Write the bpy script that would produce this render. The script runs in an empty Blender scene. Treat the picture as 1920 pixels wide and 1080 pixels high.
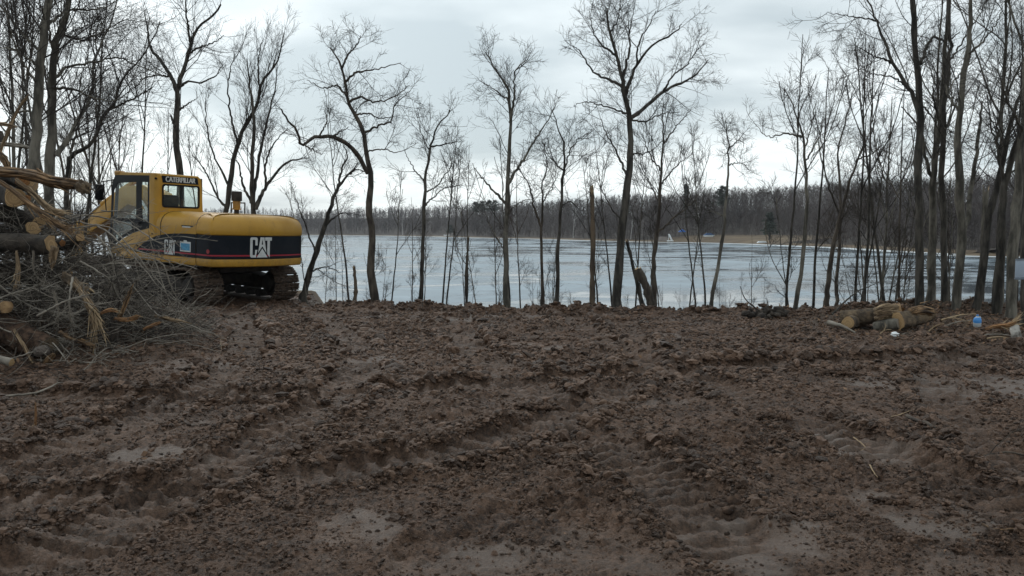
import bpy, bmesh, math, random
import numpy as np
from mathutils import Vector, Matrix

sc = bpy.context.scene
R = math.radians
# ------------------------------------------------------------------ camera, sky, sun
CAM_H = 1.65
FPX = 1507.0                      # focal length in pixels of a 1920 px wide frame
HORIZON = 432.0
PITCH = math.atan((540 - HORIZON) / FPX)
cam_d = bpy.data.cameras.new('camera')
cam_d.sensor_width = 36.0
cam_d.lens = 36.0 * FPX / 1920.0
cam_d.clip_start = 0.05
cam_d.clip_end = 9000
cam = bpy.data.objects.new('camera', cam_d)
sc.collection.objects.link(cam)
cam.location = (0, 0, CAM_H)
cam.rotation_euler = (R(90) - PITCH, 0, 0)
sc.camera = cam

SUN_EL, SUN_AZ = R(38), R(-28)    # azimuth from +Y towards +X
world = bpy.data.worlds.new('World')
sc.world = world
world.use_nodes = True
nt = world.node_tree
for n in list(nt.nodes):
    nt.nodes.remove(n)
def wn(t, **k):
    n = nt.nodes.new(t)
    for a, b in k.items():
        setattr(n, a, b)
    return n
out = wn('ShaderNodeOutputWorld')
bg = wn('ShaderNodeBackground'); bg.inputs['Strength'].default_value = 0.1
sky = wn('ShaderNodeTexSky', sky_type='NISHITA')
sky.sun_disc = False
sky.sun_elevation = SUN_EL
sky.sun_rotation = SUN_AZ
sky.air_density = 1.0; sky.dust_density = 2.0
geo = wn('ShaderNodeNewGeometry')
sep = wn('ShaderNodeSeparateXYZ')
nt.links.new(geo.outputs['Incoming'], sep.inputs[0])
def wm(op, a, b=None):
    n = wn('ShaderNodeMath', operation=op)
    for i, v in enumerate((a, b)):
        if v is None: continue
        if isinstance(v, (int, float)): n.inputs[i].default_value = v
        else: nt.links.new(v, n.inputs[i])
    return n.outputs[0]
dx, dy, dz = (wm('MULTIPLY', sep.outputs[i], -1.0) for i in range(3))
up = wm('ADD', wm('MAXIMUM', dz, 0.0), 0.16)
cmb = wn('ShaderNodeCombineXYZ')
nt.links.new(wm('DIVIDE', dx, up), cmb.inputs[0])
nt.links.new(wm('DIVIDE', dy, up), cmb.inputs[1])
nz = wn('ShaderNodeTexNoise'); nz.inputs['Scale'].default_value = 0.8
nz.inputs['Detail'].default_value = 5.0; nz.inputs['Roughness'].default_value = 0.5
mp = wn('ShaderNodeMapping'); mp.inputs['Location'].default_value = (3.35, 1.2, 0.0)
mp.inputs['Scale'].default_value = (0.75, 1.0, 1.0)
nt.links.new(cmb.outputs[0], mp.inputs[0]); nt.links.new(mp.outputs[0], nz.inputs['Vector'])
ramp = wn('ShaderNodeValToRGB')
ramp.color_ramp.elements[0].position = 0.40; ramp.color_ramp.elements[0].color = (4.7, 5.5, 5.85, 1)
ramp.color_ramp.elements[1].position = 0.62; ramp.color_ramp.elements[1].color = (9.4, 10.1, 10.25, 1)
nt.links.new(nz.outputs['Fac'], ramp.inputs[0])
# the sun behind the cloud: a wide soft brightening round its direction
sd = (math.sin(SUN_AZ) * math.cos(SUN_EL), math.cos(SUN_AZ) * math.cos(SUN_EL), math.sin(SUN_EL))
dot = wm('ADD', wm('ADD', wm('MULTIPLY', dx, sd[0]), wm('MULTIPLY', dy, sd[1])), wm('MULTIPLY', dz, sd[2]))
glow = wm('MULTIPLY', wm('POWER', wm('MAXIMUM', dot, 0.0), 6.0), 0.55)
hz = wm('MULTIPLY', wm('POWER', wm('SUBTRACT', 1.0, wm('MAXIMUM', dz, 0.0)), 10.0), 0.15)
gain = wm('ADD', wm('ADD', glow, hz), 0.97)
vm = wn('ShaderNodeVectorMath', operation='SCALE')
nt.links.new(ramp.outputs[0], vm.inputs[0]); nt.links.new(gain, vm.inputs['Scale'])
mx = wn('ShaderNodeMix', data_type='RGBA'); mx.inputs[0].default_value = 0.9
nt.links.new(sky.outputs[0], mx.inputs[6]); nt.links.new(vm.outputs[0], mx.inputs[7])
nt.links.new(mx.outputs[2], bg.inputs[0]); nt.links.new(bg.outputs[0], out.inputs[0])

sun_d = bpy.data.lights.new('sun', 'SUN')
sun_d.energy = 0.7; sun_d.angle = R(35); sun_d.color = (1.0, 0.96, 0.9)
sun = bpy.data.objects.new('sun', sun_d)
sc.collection.objects.link(sun)
sun.rotation_euler = Vector((-sd[0], -sd[1], -sd[2])).to_track_quat('-Z', 'Y').to_euler()
sc.view_settings.view_transform = 'Standard'
sc.view_settings.look = 'None'
sc.view_settings.exposure = 0.18
sc.view_settings.gamma = 1.0
sc.view_settings.use_curve_mapping = False

# ------------------------------------------------------------------ helpers
COL = sc.collection
def tag(o, label=None, cat=None, group=None, kind=None):
    if label: o['label'] = label
    if cat: o['category'] = cat
    if group: o['group'] = group
    if kind: o['kind'] = kind
    return o
def link(o, parent=None):
    COL.objects.link(o)
    if parent is not None: o.parent = parent
    return o
def empty(name, loc=(0, 0, 0), rot=(0, 0, 0), parent=None):
    o = bpy.data.objects.new(name, None)
    o.empty_display_size = 0.3
    o.location = loc; o.rotation_euler = rot
    return link(o, parent)
def mesh_np(name, V, F, mat=None, smooth=False):
    """V (n,3); F list of int arrays, each (m,k)"""
    me = bpy.data.meshes.new(name)
    V = np.asarray(V, np.float32)
    me.vertices.add(len(V)); me.vertices.foreach_set('co', V.ravel())
    if not isinstance(F, (list, tuple)): F = [F]
    F = [np.asarray(f, np.int32) for f in F if len(f)]
    loops = np.concatenate([f.ravel() for f in F])
    sizes = np.concatenate([np.full(len(f), f.shape[1], np.int32) for f in F])
    starts = np.concatenate([[0], np.cumsum(sizes)[:-1]]).astype(np.int32)
    me.loops.add(len(loops)); me.loops.foreach_set('vertex_index', loops)
    me.polygons.add(len(sizes)); me.polygons.foreach_set('loop_start', starts)
    me.polygons.foreach_set('loop_total', sizes)
    if smooth: me.polygons.foreach_set('use_smooth', np.ones(len(sizes), bool))
    me.update(calc_edges=True)
    me.validate()
    if mat: me.materials.append(mat)
    return me
def obj(name, me, parent=None, loc=None, rot=None):
    o = bpy.data.objects.new(name, me)
    if loc is not None: o.location = loc
    if rot is not None: o.rotation_euler = rot
    return link(o, parent)
def copy_tree(o, parent=None):
    c = o.copy(); COL.objects.link(c); c.parent = parent
    for ch in list(o.children): copy_tree(ch, c)
    return c
def at(px, py, Y):
    """world point seen at pixel (px, py) of the 1920x1080 photograph at ground distance Y"""
    c, s = math.cos(PITCH), math.sin(PITCH)
    u = (540 - py) / FPX
    # depth d = Y*c - Z*s ; up = Y*s + Z*c = u*d
    Z = Y * (u * c - s) / (c + u * s)
    d = Y * c - Z * s
    return Vector(((px - 960) / FPX * d, Y, Z + CAM_H))

# numpy gradient noise
_rs = np.random.RandomState(7)
_perm = _rs.permutation(512)
_perm = np.concatenate([_perm, _perm, _perm])
_ga = _rs.rand(512) * 2 * np.pi
_gx, _gy = np.cos(_ga), np.sin(_ga)
def noise(x, y):
    xi = np.floor(x).astype(np.int64); yi = np.floor(y).astype(np.int64)
    xf = x - xi; yf = y - yi
    u = xf * xf * xf * (xf * (xf * 6 - 15) + 10); v = yf * yf * yf * (yf * (yf * 6 - 15) + 10)
    xi &= 511; yi &= 511
    def g(a, b, fx, fy):
        h = _perm[_perm[a & 511] + (b & 511)]
        return _gx[h] * fx + _gy[h] * fy
    n00 = g(xi, yi, xf, yf); n10 = g(xi + 1, yi, xf - 1, yf)
    n01 = g(xi, yi + 1, xf, yf - 1); n11 = g(xi + 1, yi + 1, xf - 1, yf - 1)
    return ((n00 * (1 - u) + n10 * u) * (1 - v) + (n01 * (1 - u) + n11 * u) * v) * 1.5
def fbm(x, y, o=4, g=0.5):
    s = 0; a = 1.0
    for i in range(o):
        s = s + a * noise(x * 2 ** i + 17.3 * i, y * 2 ** i - 9.1 * i); a *= g
    return s
def worley(x, y):
    """distance to the nearest feature point and that point's random value"""
    xi = np.floor(x).astype(np.int64); yi = np.floor(y).astype(np.int64)
    best = np.full(x.shape, 9.0); val = np.zeros(x.shape)
    for a in (-1, 0, 1):
        for b in (-1, 0, 1):
            cx, cy = xi + a, yi + b
            h = _perm[_perm[cx & 511] + (cy & 511)]
            px = cx + 0.5 + 0.45 * _gx[h]; py = cy + 0.5 + 0.45 * _gy[(h * 7 + 3) & 511]
            d = np.hypot(px - x, py - y)
            m = d < best
            best = np.where(m, d, best); val = np.where(m, h / 512.0, val)
    return best, val
def sstep(a, b, x):
    t = np.clip((x - a) / (b - a), 0, 1)
    return t * t * (3 - 2 * t)

# ------------------------------------------------------------------ materials
def mat(name, base=(0.5, 0.5, 0.5), rough=0.7, base2=None, scale=5.0, detail=4.0, bump=0.0, bscale=None,
        stretch=(1, 1, 1), metal=0.0, spec=0.5, coat=0.0, lo=0.35, hi=0.65, coord='Object', rough2=None, dist=0.02):
    m = bpy.data.materials.new(name); m.use_nodes = True
    t = m.node_tree; b = t.nodes['Principled BSDF']
    b.inputs['Roughness'].default_value = rough; b.inputs['Metallic'].default_value = metal
    b.inputs['Specular IOR Level'].default_value = spec; b.inputs['Coat Weight'].default_value = coat
    b.inputs['Base Color'].default_value = (*base, 1)
    tc = t.nodes.new('ShaderNodeTexCoord'); mp = t.nodes.new('ShaderNodeMapping')
    mp.inputs['Scale'].default_value = stretch
    t.links.new(tc.outputs[coord], mp.inputs[0])
    if base2:
        n = t.nodes.new('ShaderNodeTexNoise'); n.inputs['Scale'].default_value = scale
        n.inputs['Detail'].default_value = detail; n.inputs['Roughness'].default_value = 0.6
        t.links.new(mp.outputs[0], n.inputs['Vector'])
        r = t.nodes.new('ShaderNodeValToRGB')
        r.color_ramp.elements[0].position = lo; r.color_ramp.elements[1].position = hi
        r.color_ramp.elements[0].color = (*base, 1); r.color_ramp.elements[1].color = (*base2, 1)
        t.links.new(n.outputs['Fac'], r.inputs[0]); t.links.new(r.outputs[0], b.inputs['Base Color'])
        if rough2 is not None:
            mr = t.nodes.new('ShaderNodeMapRange')
            mr.inputs[1].default_value = lo; mr.inputs[2].default_value = hi
            mr.inputs[3].default_value = rough; mr.inputs[4].default_value = rough2
            t.links.new(n.outputs['Fac'], mr.inputs[0]); t.links.new(mr.outputs[0], b.inputs['Roughness'])
    if bump:
        n2 = t.nodes.new('ShaderNodeTexNoise'); n2.inputs['Scale'].default_value = bscale or scale * 3
        n2.inputs['Detail'].default_value = 6.0; n2.inputs['Roughness'].default_value = 0.65
        t.links.new(mp.outputs[0], n2.inputs['Vector'])
        bp = t.nodes.new('ShaderNodeBump'); bp.inputs['Strength'].default_value = bump
        bp.inputs['Distance'].default_value = dist
        t.links.new(n2.outputs['Fac'], bp.inputs['Height']); t.links.new(bp.outputs[0], b.inputs['Normal'])
    return m
M = {}
M['bark_dark'] = mat('bark_dark', (0.022, 0.019, 0.0155), 0.9, (0.088, 0.077, 0.063), 9, bump=0.9, bscale=16, stretch=(1, 1, 0.25), dist=0.05, lo=0.41, hi=0.60)
M['bark_grey'] = mat('bark_grey', (0.055, 0.049, 0.039), 0.9, (0.185, 0.166, 0.134), 7, bump=0.8, bscale=16, stretch=(1, 1, 0.25), dist=0.04, lo=0.41, hi=0.60)
M['bark_brown'] = mat('bark_brown', (0.034, 0.026, 0.020), 0.9, (0.105, 0.084, 0.064), 8, bump=0.8, bscale=16, stretch=(1, 1, 0.3), dist=0.04, lo=0.41, hi=0.60)
M['twig'] = mat('twig', (0.026, 0.021, 0.018), 0.85, (0.052, 0.043, 0.037), 3)
M['twig_brown'] = mat('twig_brown', (0.036, 0.027, 0.022), 0.85, (0.070, 0.055, 0.045), 3)
M['twig_pale'] = mat('twig_pale', (0.105, 0.088, 0.070), 0.8, (0.32, 0.28, 0.23), 4)
M['birch'] = mat('birch', (0.55, 0.53, 0.5), 0.7, (0.35, 0.33, 0.31), 3)
M['birch_bark'] = mat('birch_bark', (0.42, 0.39, 0.35), 0.7, (0.10, 0.085, 0.07), 6, lo=0.45, hi=0.62, bump=0.5)
M['snag'] = mat('snag', (0.055, 0.040, 0.028), 0.85, (0.19, 0.135, 0.088), 5, bump=0.8, bscale=14, stretch=(1, 1, 0.2), dist=0.03)
M['cut_wood'] = mat('cut_wood', (0.36, 0.21, 0.095), 0.7, (0.56, 0.37, 0.18), 9, bump=0.4, bscale=40)
M['cut_orange'] = mat('cut_orange', (0.40, 0.16, 0.045), 0.7, (0.55, 0.27, 0.09), 9, bump=0.4, bscale=40)
M['split_wood'] = mat('split_wood', (0.12, 0.062, 0.026), 0.75, (0.46, 0.29, 0.14), 5, bump=0.9, bscale=14, stretch=(1.0, 1.0, 1.0), lo=0.38, hi=0.68, dist=0.03)
M['pale_wood'] = mat('pale_wood', (0.20, 0.13, 0.068), 0.7, (0.46, 0.335, 0.20), 6, bump=0.6, bscale=25, lo=0.3, hi=0.6)
for _n, _a, _b in (('ring_wood', (0.32, 0.19, 0.085), (0.60, 0.40, 0.20)), ('ring_orange', (0.27, 0.105, 0.032), (0.48, 0.235, 0.082)), ('grain_pale', (0.085, 0.052, 0.028), (0.40, 0.28, 0.165)), ('grain_split', (0.036, 0.020, 0.010), (0.29, 0.17, 0.082)), ('grain_orange', (0.12, 0.052, 0.02), (0.40, 0.21, 0.09))):
    M[_n] = mat(_n, _a, 0.75, _b, 2.2, 5.0, bump=1.0, bscale=3.0, lo=0.41, hi=0.61, coord='Generated', dist=0.02)
    _t = M[_n].node_tree; _at = _t.nodes.new('ShaderNodeAttribute'); _at.attribute_name = 'grain'
    if _n.startswith('ring'): next(q for q in _t.nodes if q.type == 'MAPPING').inputs['Scale'].default_value = (7.0, 1.0, 1.0)
    _mp = next(q for q in _t.nodes if q.type == 'MAPPING'); _t.links.new(_at.outputs['Vector'], _mp.inputs[0])
M['log_bark'] = mat('log_bark', (0.020, 0.016, 0.013), 0.9, (0.085, 0.067, 0.052), 6, bump=1.0, bscale=14, dist=0.04)
M['log_mossy'] = mat('log_mossy', (0.045, 0.033, 0.024), 0.9, (0.20, 0.14, 0.085), 7, bump=1.0, bscale=18, dist=0.04)

# mud: brown earth; wetness and crumb come from vertex attributes laid down with the relief
def mud_material():
    m = bpy.data.materials.new('mud'); m.use_nodes = True
    t = m.node_tree; b = t.nodes['Principled BSDF']; L = t.links
    tc = t.nodes.new('ShaderNodeTexCoord')
    aw = t.nodes.new('ShaderNodeAttribute'); aw.attribute_name = 'wet'
    al = t.nodes.new('ShaderNodeAttribute'); al.attribute_name = 'litter'
    n1 = t.nodes.new('ShaderNodeTexNoise'); n1.inputs['Scale'].default_value = 1.3; n1.inputs['Detail'].default_value = 8; n1.inputs['Roughness'].default_value = 0.65
    n2 = t.nodes.new('ShaderNodeTexNoise'); n2.inputs['Scale'].default_value = 26; n2.inputs['Detail'].default_value = 6; n2.inputs['Roughness'].default_value = 0.7
    n3 = t.nodes.new('ShaderNodeTexNoise'); n3.inputs['Scale'].default_value = 60; n3.inputs['Detail'].default_value = 5; n3.inputs['Roughness'].default_value = 0.7
    for n in (n1, n2, n3): L.new(tc.outputs['Object'], n.inputs['Vector'])
    r1 = t.nodes.new('ShaderNodeValToRGB')
    e = r1.color_ramp.elements
    e[0].position = 0.41; e[0].color = (0.029, 0.0158, 0.0098, 1)
    e[1].position = 0.60; e[1].color = (0.238, 0.139, 0.089, 1)
    L.new(n2.outputs['Fac'], r1.inputs[0])
    r2 = t.nodes.new('ShaderNodeValToRGB')
    e = r2.color_ramp.elements
    e[0].position = 0.42; e[0].color = (0.050, 0.0280, 0.0175, 1)
    e[1].position = 0.60; e[1].color = (0.192, 0.114, 0.074, 1)
    L.new(n1.outputs['Fac'], r2.inputs[0])
    mx = t.nodes.new('ShaderNodeMix'); mx.data_type = 'RGBA'; mx.inputs[0].default_value = 0.5
    L.new(r1.outputs[0], mx.inputs[6]); L.new(r2.outputs[0], mx.inputs[7])
    # trodden wet clay is greyer
    mw = t.nodes.new('ShaderNodeMix'); mw.data_type = 'RGBA'; mw.inputs[7].default_value = (0.118, 0.089, 0.071, 1)
    mul = t.nodes.new('ShaderNodeMath'); mul.operation = 'MULTIPLY'; mul.inputs[1].default_value = 0.75
    L.new(aw.outputs['Fac'], mul.inputs[0]); L.new(mul.outputs[0], mw.inputs[0]); L.new(mx.outputs[2], mw.inputs[6])
    ml = t.nodes.new('ShaderNodeMix'); ml.data_type = 'RGBA'
    r3 = t.nodes.new('ShaderNodeValToRGB'); e = r3.color_ramp.elements
    e[0].position = 0.36; e[0].color = (0.030, 0.021, 0.014, 1); e[1].position = 0.66; e[1].color = (0.15, 0.095, 0.058, 1)
    L.new(n2.outputs['Fac'], r3.inputs[0])
    L.new(al.outputs['Fac'], ml.inputs[0]); L.new(mw.outputs[2], ml.inputs[6]); L.new(r3.outputs[0], ml.inputs[7])
    L.new(ml.outputs[2], b.inputs['Base Color'])
    mr = t.nodes.new('ShaderNodeMapRange'); mr.inputs[3].default_value = 0.62; mr.inputs[4].default_value = 0.36
    L.new(aw.outputs['Fac'], mr.inputs[0]); L.new(mr.outputs[0], b.inputs['Roughness'])
    b.inputs['Specular IOR Level'].default_value = 0.27
    ad = t.nodes.new('ShaderNodeMath'); ad.operation = 'ADD'
    L.new(n2.outputs['Fac'], ad.inputs[0])
    hf = t.nodes.new('ShaderNodeMath'); hf.operation = 'MULTIPLY'; hf.inputs[1].default_value = 0.8
    L.new(n3.outputs['Fac'], hf.inputs[0]); L.new(hf.outputs[0], ad.inputs[1])
    bp = t.nodes.new('ShaderNodeBump'); bp.inputs['Distance'].default_value = 0.05
    ms = t.nodes.new('ShaderNodeMapRange'); ms.inputs[3].default_value = 1.0; ms.inputs[4].default_value = 0.6
    L.new(aw.outputs['Fac'], ms.inputs[0]); L.new(ms.outputs[0], bp.inputs['Strength'])
    L.new(ad.outputs[0], bp.inputs['Height']); L.new(bp.outputs[0], b.inputs['Normal'])
    return m
M['mud'] = mud_material()
M['clod'] = mat('clod', (0.022, 0.012, 0.0075), 0.75, (0.115, 0.068, 0.044), 14, bump=0.9, bscale=45, spec=0.25)
M['crumb'] = mat('crumb', (0.025, 0.0142, 0.0090), 0.55, (0.195, 0.118, 0.078), 14, spec=0.28, bump=0.8, bscale=50, dist=0.01)
_t = M['crumb'].node_tree; _oi = _t.nodes.new('ShaderNodeObjectInfo'); _rp = next(q for q in _t.nodes if q.type == 'VALTORGB')
_mx = _t.nodes.new('ShaderNodeMath'); _mx.operation = 'MULTIPLY_ADD'; _mx.inputs[1].default_value = 0.30; _mx.inputs[2].default_value = -0.16
_ad = _t.nodes.new('ShaderNodeMath'); _ad.operation = 'ADD'
_nf = next(q for q in _t.nodes if q.type == 'TEX_NOISE')
_t.links.new(_oi.outputs['Random'], _mx.inputs[0]); _t.links.new(_mx.outputs[0], _ad.inputs[0]); _t.links.new(_nf.outputs['Fac'], _ad.inputs[1]); _t.links.new(_ad.outputs[0], _rp.inputs[0])
M['terrain'] = mat('terrain', (0.05, 0.036, 0.024), 0.95, (0.13, 0.09, 0.055), 2.5, bump=0.6, bscale=9)
M['leaf'] = mat('leaf', (0.09, 0.045, 0.022), 0.8, (0.26, 0.15, 0.08), 1.7, lo=0.3, hi=0.7)
M['stone'] = mat('stone', (0.07, 0.056, 0.047), 0.85, (0.15, 0.12, 0.10), 8, bump=0.5)

def ice_material():
    m = bpy.data.materials.new('lake_ice'); m.use_nodes = True
    t = m.node_tree; b = t.nodes['Principled BSDF']; L = t.links
    tc = t.nodes.new('ShaderNodeTexCoord')
    def nz(sx, sy, sc_, det=6, ro=0.6):
        mp = t.nodes.new('ShaderNodeMapping'); mp.inputs['Scale'].default_value = (sx, sy, 1)
        mp.inputs['Rotation'].default_value = (0, 0, 0.12)
        L.new(tc.outputs['Object'], mp.inputs[0])
        n = t.nodes.new('ShaderNodeTexNoise'); n.inputs['Scale'].default_value = sc_
        n.inputs['Detail'].default_value = det; n.inputs['Roughness'].default_value = ro
        n.inputs['Distortion'].default_value = 1.2
        L.new(mp.outputs[0], n.inputs['Vector']); return n.outputs['Fac']
    a = nz(0.75, 1.0, 0.085, 8, 0.66); c = nz(0.7, 1.0, 0.016, 4, 0.55)
    ad = t.nodes.new('ShaderNodeMath'); ad.operation = 'ADD'
    h = t.nodes.new('ShaderNodeMath'); h.operation = 'MULTIPLY'; h.inputs[1].default_value = 0.5
    L.new(c, h.inputs[0]); L.new(a, ad.inputs[0]); L.new(h.outputs[0], ad.inputs[1])
    r = t.nodes.new('ShaderNodeValToRGB'); e = r.color_ramp.elements
    e[0].position = 0.64; e[0].color = (0.03, 0.05, 0.065, 1)
    e[1].position = 0.88; e[1].color = (0.31, 0.375, 0.42, 1)
    k = e.new(0.76); k.color = (0.12, 0.165, 0.20, 1)
    L.new(ad.outputs[0], r.inputs[0]); L.new(r.outputs[0], b.inputs['Base Color'])
    mr = t.nodes.new('ShaderNodeMapRange'); mr.inputs[1].default_value = 0.66; mr.inputs[2].default_value = 0.86
    mr.inputs[3].default_value = 0.10; mr.inputs[4].default_value = 0.42
    L.new(ad.outputs[0], mr.inputs[0]); L.new(mr.outputs[0], b.inputs['Roughness'])
    b.inputs['IOR'].default_value = 1.31
    mk = t.nodes.new('ShaderNodeMapRange'); mk.inputs[1].default_value = 0.70; mk.inputs[2].default_value = 0.88; mk.inputs[3].default_value = 0.5; mk.inputs[4].default_value = 0.22
    L.new(ad.outputs[0], mk.inputs[0]); L.new(mk.outputs[0], b.inputs['Specular IOR Level'])
    return m
M['ice'] = ice_material()
M['snow'] = mat('snow', (0.74, 0.78, 0.8), 0.6, (0.55, 0.6, 0.63), 0.3)
M['forest'] = mat('forest', (0.060, 0.049, 0.047), 0.95, (0.118, 0.098, 0.092), 0.03, coord='Object')
M['shore_grass'] = mat('shore_grass', (0.085, 0.058, 0.034), 0.95, (0.17, 0.125, 0.075), 0.12, bump=0.3)
M['pine'] = mat('pine', (0.024, 0.032, 0.023), 0.9, (0.05, 0.062, 0.045), 0.6)

# ------------------------------------------------------------------ the machine's place (used by the ground too)
EX_C = (-8.12, 20.55); EX_YAW = R(56.5); EX_PITCH = 0.045; EX_ROLL = 0.012; EX_Z = -0.05
FX, FY = -math.sin(EX_YAW), math.cos(EX_YAW)
LX, LY = -math.cos(EX_YAW), -math.sin(EX_YAW)
LAKE_Z = -3.5

def edge_y(x):
    return 17.0 + 1.3 * sstep(-0.5, -4.2, x) + 6.0 * sstep(-4.6, -6.2, x) + 0.5 * noise(x * 0.35 + 4, x * 0 + 2.2) - 0.6 * sstep(3, 9, x)
def base_h(x, y):
    """large shape of the land"""
    x = np.asarray(x, float); y = np.asarray(y, float)
    e = edge_y(x)
    h = 0.06 * noise(x * 0.16 + 3, y * 0.16) - 0.07 * sstep(9, 16, y)
    d = y - e
    h = h + 0.06 * np.exp(-((d + 0.15) / 0.55) ** 2) * (0.55 + 0.9 * np.clip(noise(x * 0.8 + 9, y * 0.2) + 0.3, 0, 1.2)) * sstep(-4.6, -3.4, x)
    drop = np.clip(d - 0.1, 0, 60)
    slope = 0.42 - 0.14 * sstep(6, 12, x) - 0.22 * sstep(-5, -9, x)
    h = h - np.minimum(drop * slope, 4.4) - 0.10 * sstep(0, 2, d)
    # heap of earth under the brush pile on the left
    q = ((x + 8.4) / 3.0) ** 2 + ((y - 11.6) / 1.7) ** 2
    h = h + 0.85 * np.exp(-q * 1.2)
    # the slope the machine stands on
    rx, ry = x - EX_C[0], y - EX_C[1]
    a = rx * FX + ry * FY; l = rx * LX + ry * LY
    w = (1 - sstep(2.4, 4.0, np.abs(a))) * (1 - sstep(1.7, 2.9, np.abs(l)))
    h = h * (1 - w) + w * (EX_Z + a * math.tan(EX_PITCH) + l * EX_ROLL - 0.0)
    # rising ground with leaf litter under the trees on the right
    h = h + 0.18 * sstep(5.0, 9.0, x) * sstep(12.8, 15.5, y) * (1 - sstep(15.8, 20, y))
    return h
def gz(x, y):
    return float(base_h(np.array([x]), np.array([y]))[0])

# ------------------------------------------------------------------ ground
TRACKS = [ # centre lines of tracked-vehicle ruts, width
    ([(-6.3, 17.8), (-4.4, 13.2), (-3.3, 9.0), (-3.6, 5.2), (-4.4, 2.0)], 0.62),
    ([(-4.6, 18.4), (-2.9, 13.6), (-1.8, 9.2), (-2.1, 5.4), (-2.9, 2.0)], 0.62),
    ([(-1.0, 15.2), (-0.5, 11.0), (0.55, 7.0), (1.2, 4.2), (1.6, 1.5)], 0.60),
    ([(1.2, 15.4), (1.5, 11.0), (2.5, 7.2), (3.0, 4.4), (3.4, 1.5)], 0.60),
    ([(-6.0, 8.2), (-2.6, 8.0), (0.8, 8.8), (4.4, 10.2), (9.5, 11.6)], 0.6),
    ([(8.0, 12.8), (5.2, 9.6), (3.9, 6.6), (3.3, 3.4), (3.2, 1.4)], 0.58),
    ([(-6.5, 4.4), (-2.4, 5.0), (0.0, 6.4), (1.5, 9.5), (2.0, 14.0)], 0.55),
]
def catmull(P, n):
    P = np.asarray(P, float)
    Q = np.vstack([2 * P[0] - P[1], P, 2 * P[-1] - P[-2]])
    out_ = []
    m = len(P) - 1
    t = np.linspace(0, m, n)
    i = np.minimum(t.astype(int), m - 1); f = (t - i)[:, None]
    p0, p1, p2, p3 = Q[i], Q[i + 1], Q[i + 2], Q[i + 3]
    return 0.5 * (2 * p1 + (p2 - p0) * f + (2 * p0 - 5 * p1 + 4 * p2 - p3) * f ** 2 + (3 * p1 - p0 - 3 * p2 + p3) * f ** 3)
WET = [(1.35, 4.25, 0.62, 0.50), (4.9, 8.7, 1.5, 0.9), (2.7, 6.1, 0.55, 0.6), (-0.85, 4.4, 0.40, 0.30), (0.0, 4.0, 0.35, 0.22), (-4.1, 10.0, 0.8, 0.45), (2.35, 4.6, 0.4, 0.5), (6.6, 10.6, 1.2, 0.5), (-2.6, 5.9, 0.5, 0.3), (-0.7, 16.0, 1.2, 0.4), (1.0, 3.3, 0.4, 0.25)]
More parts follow.
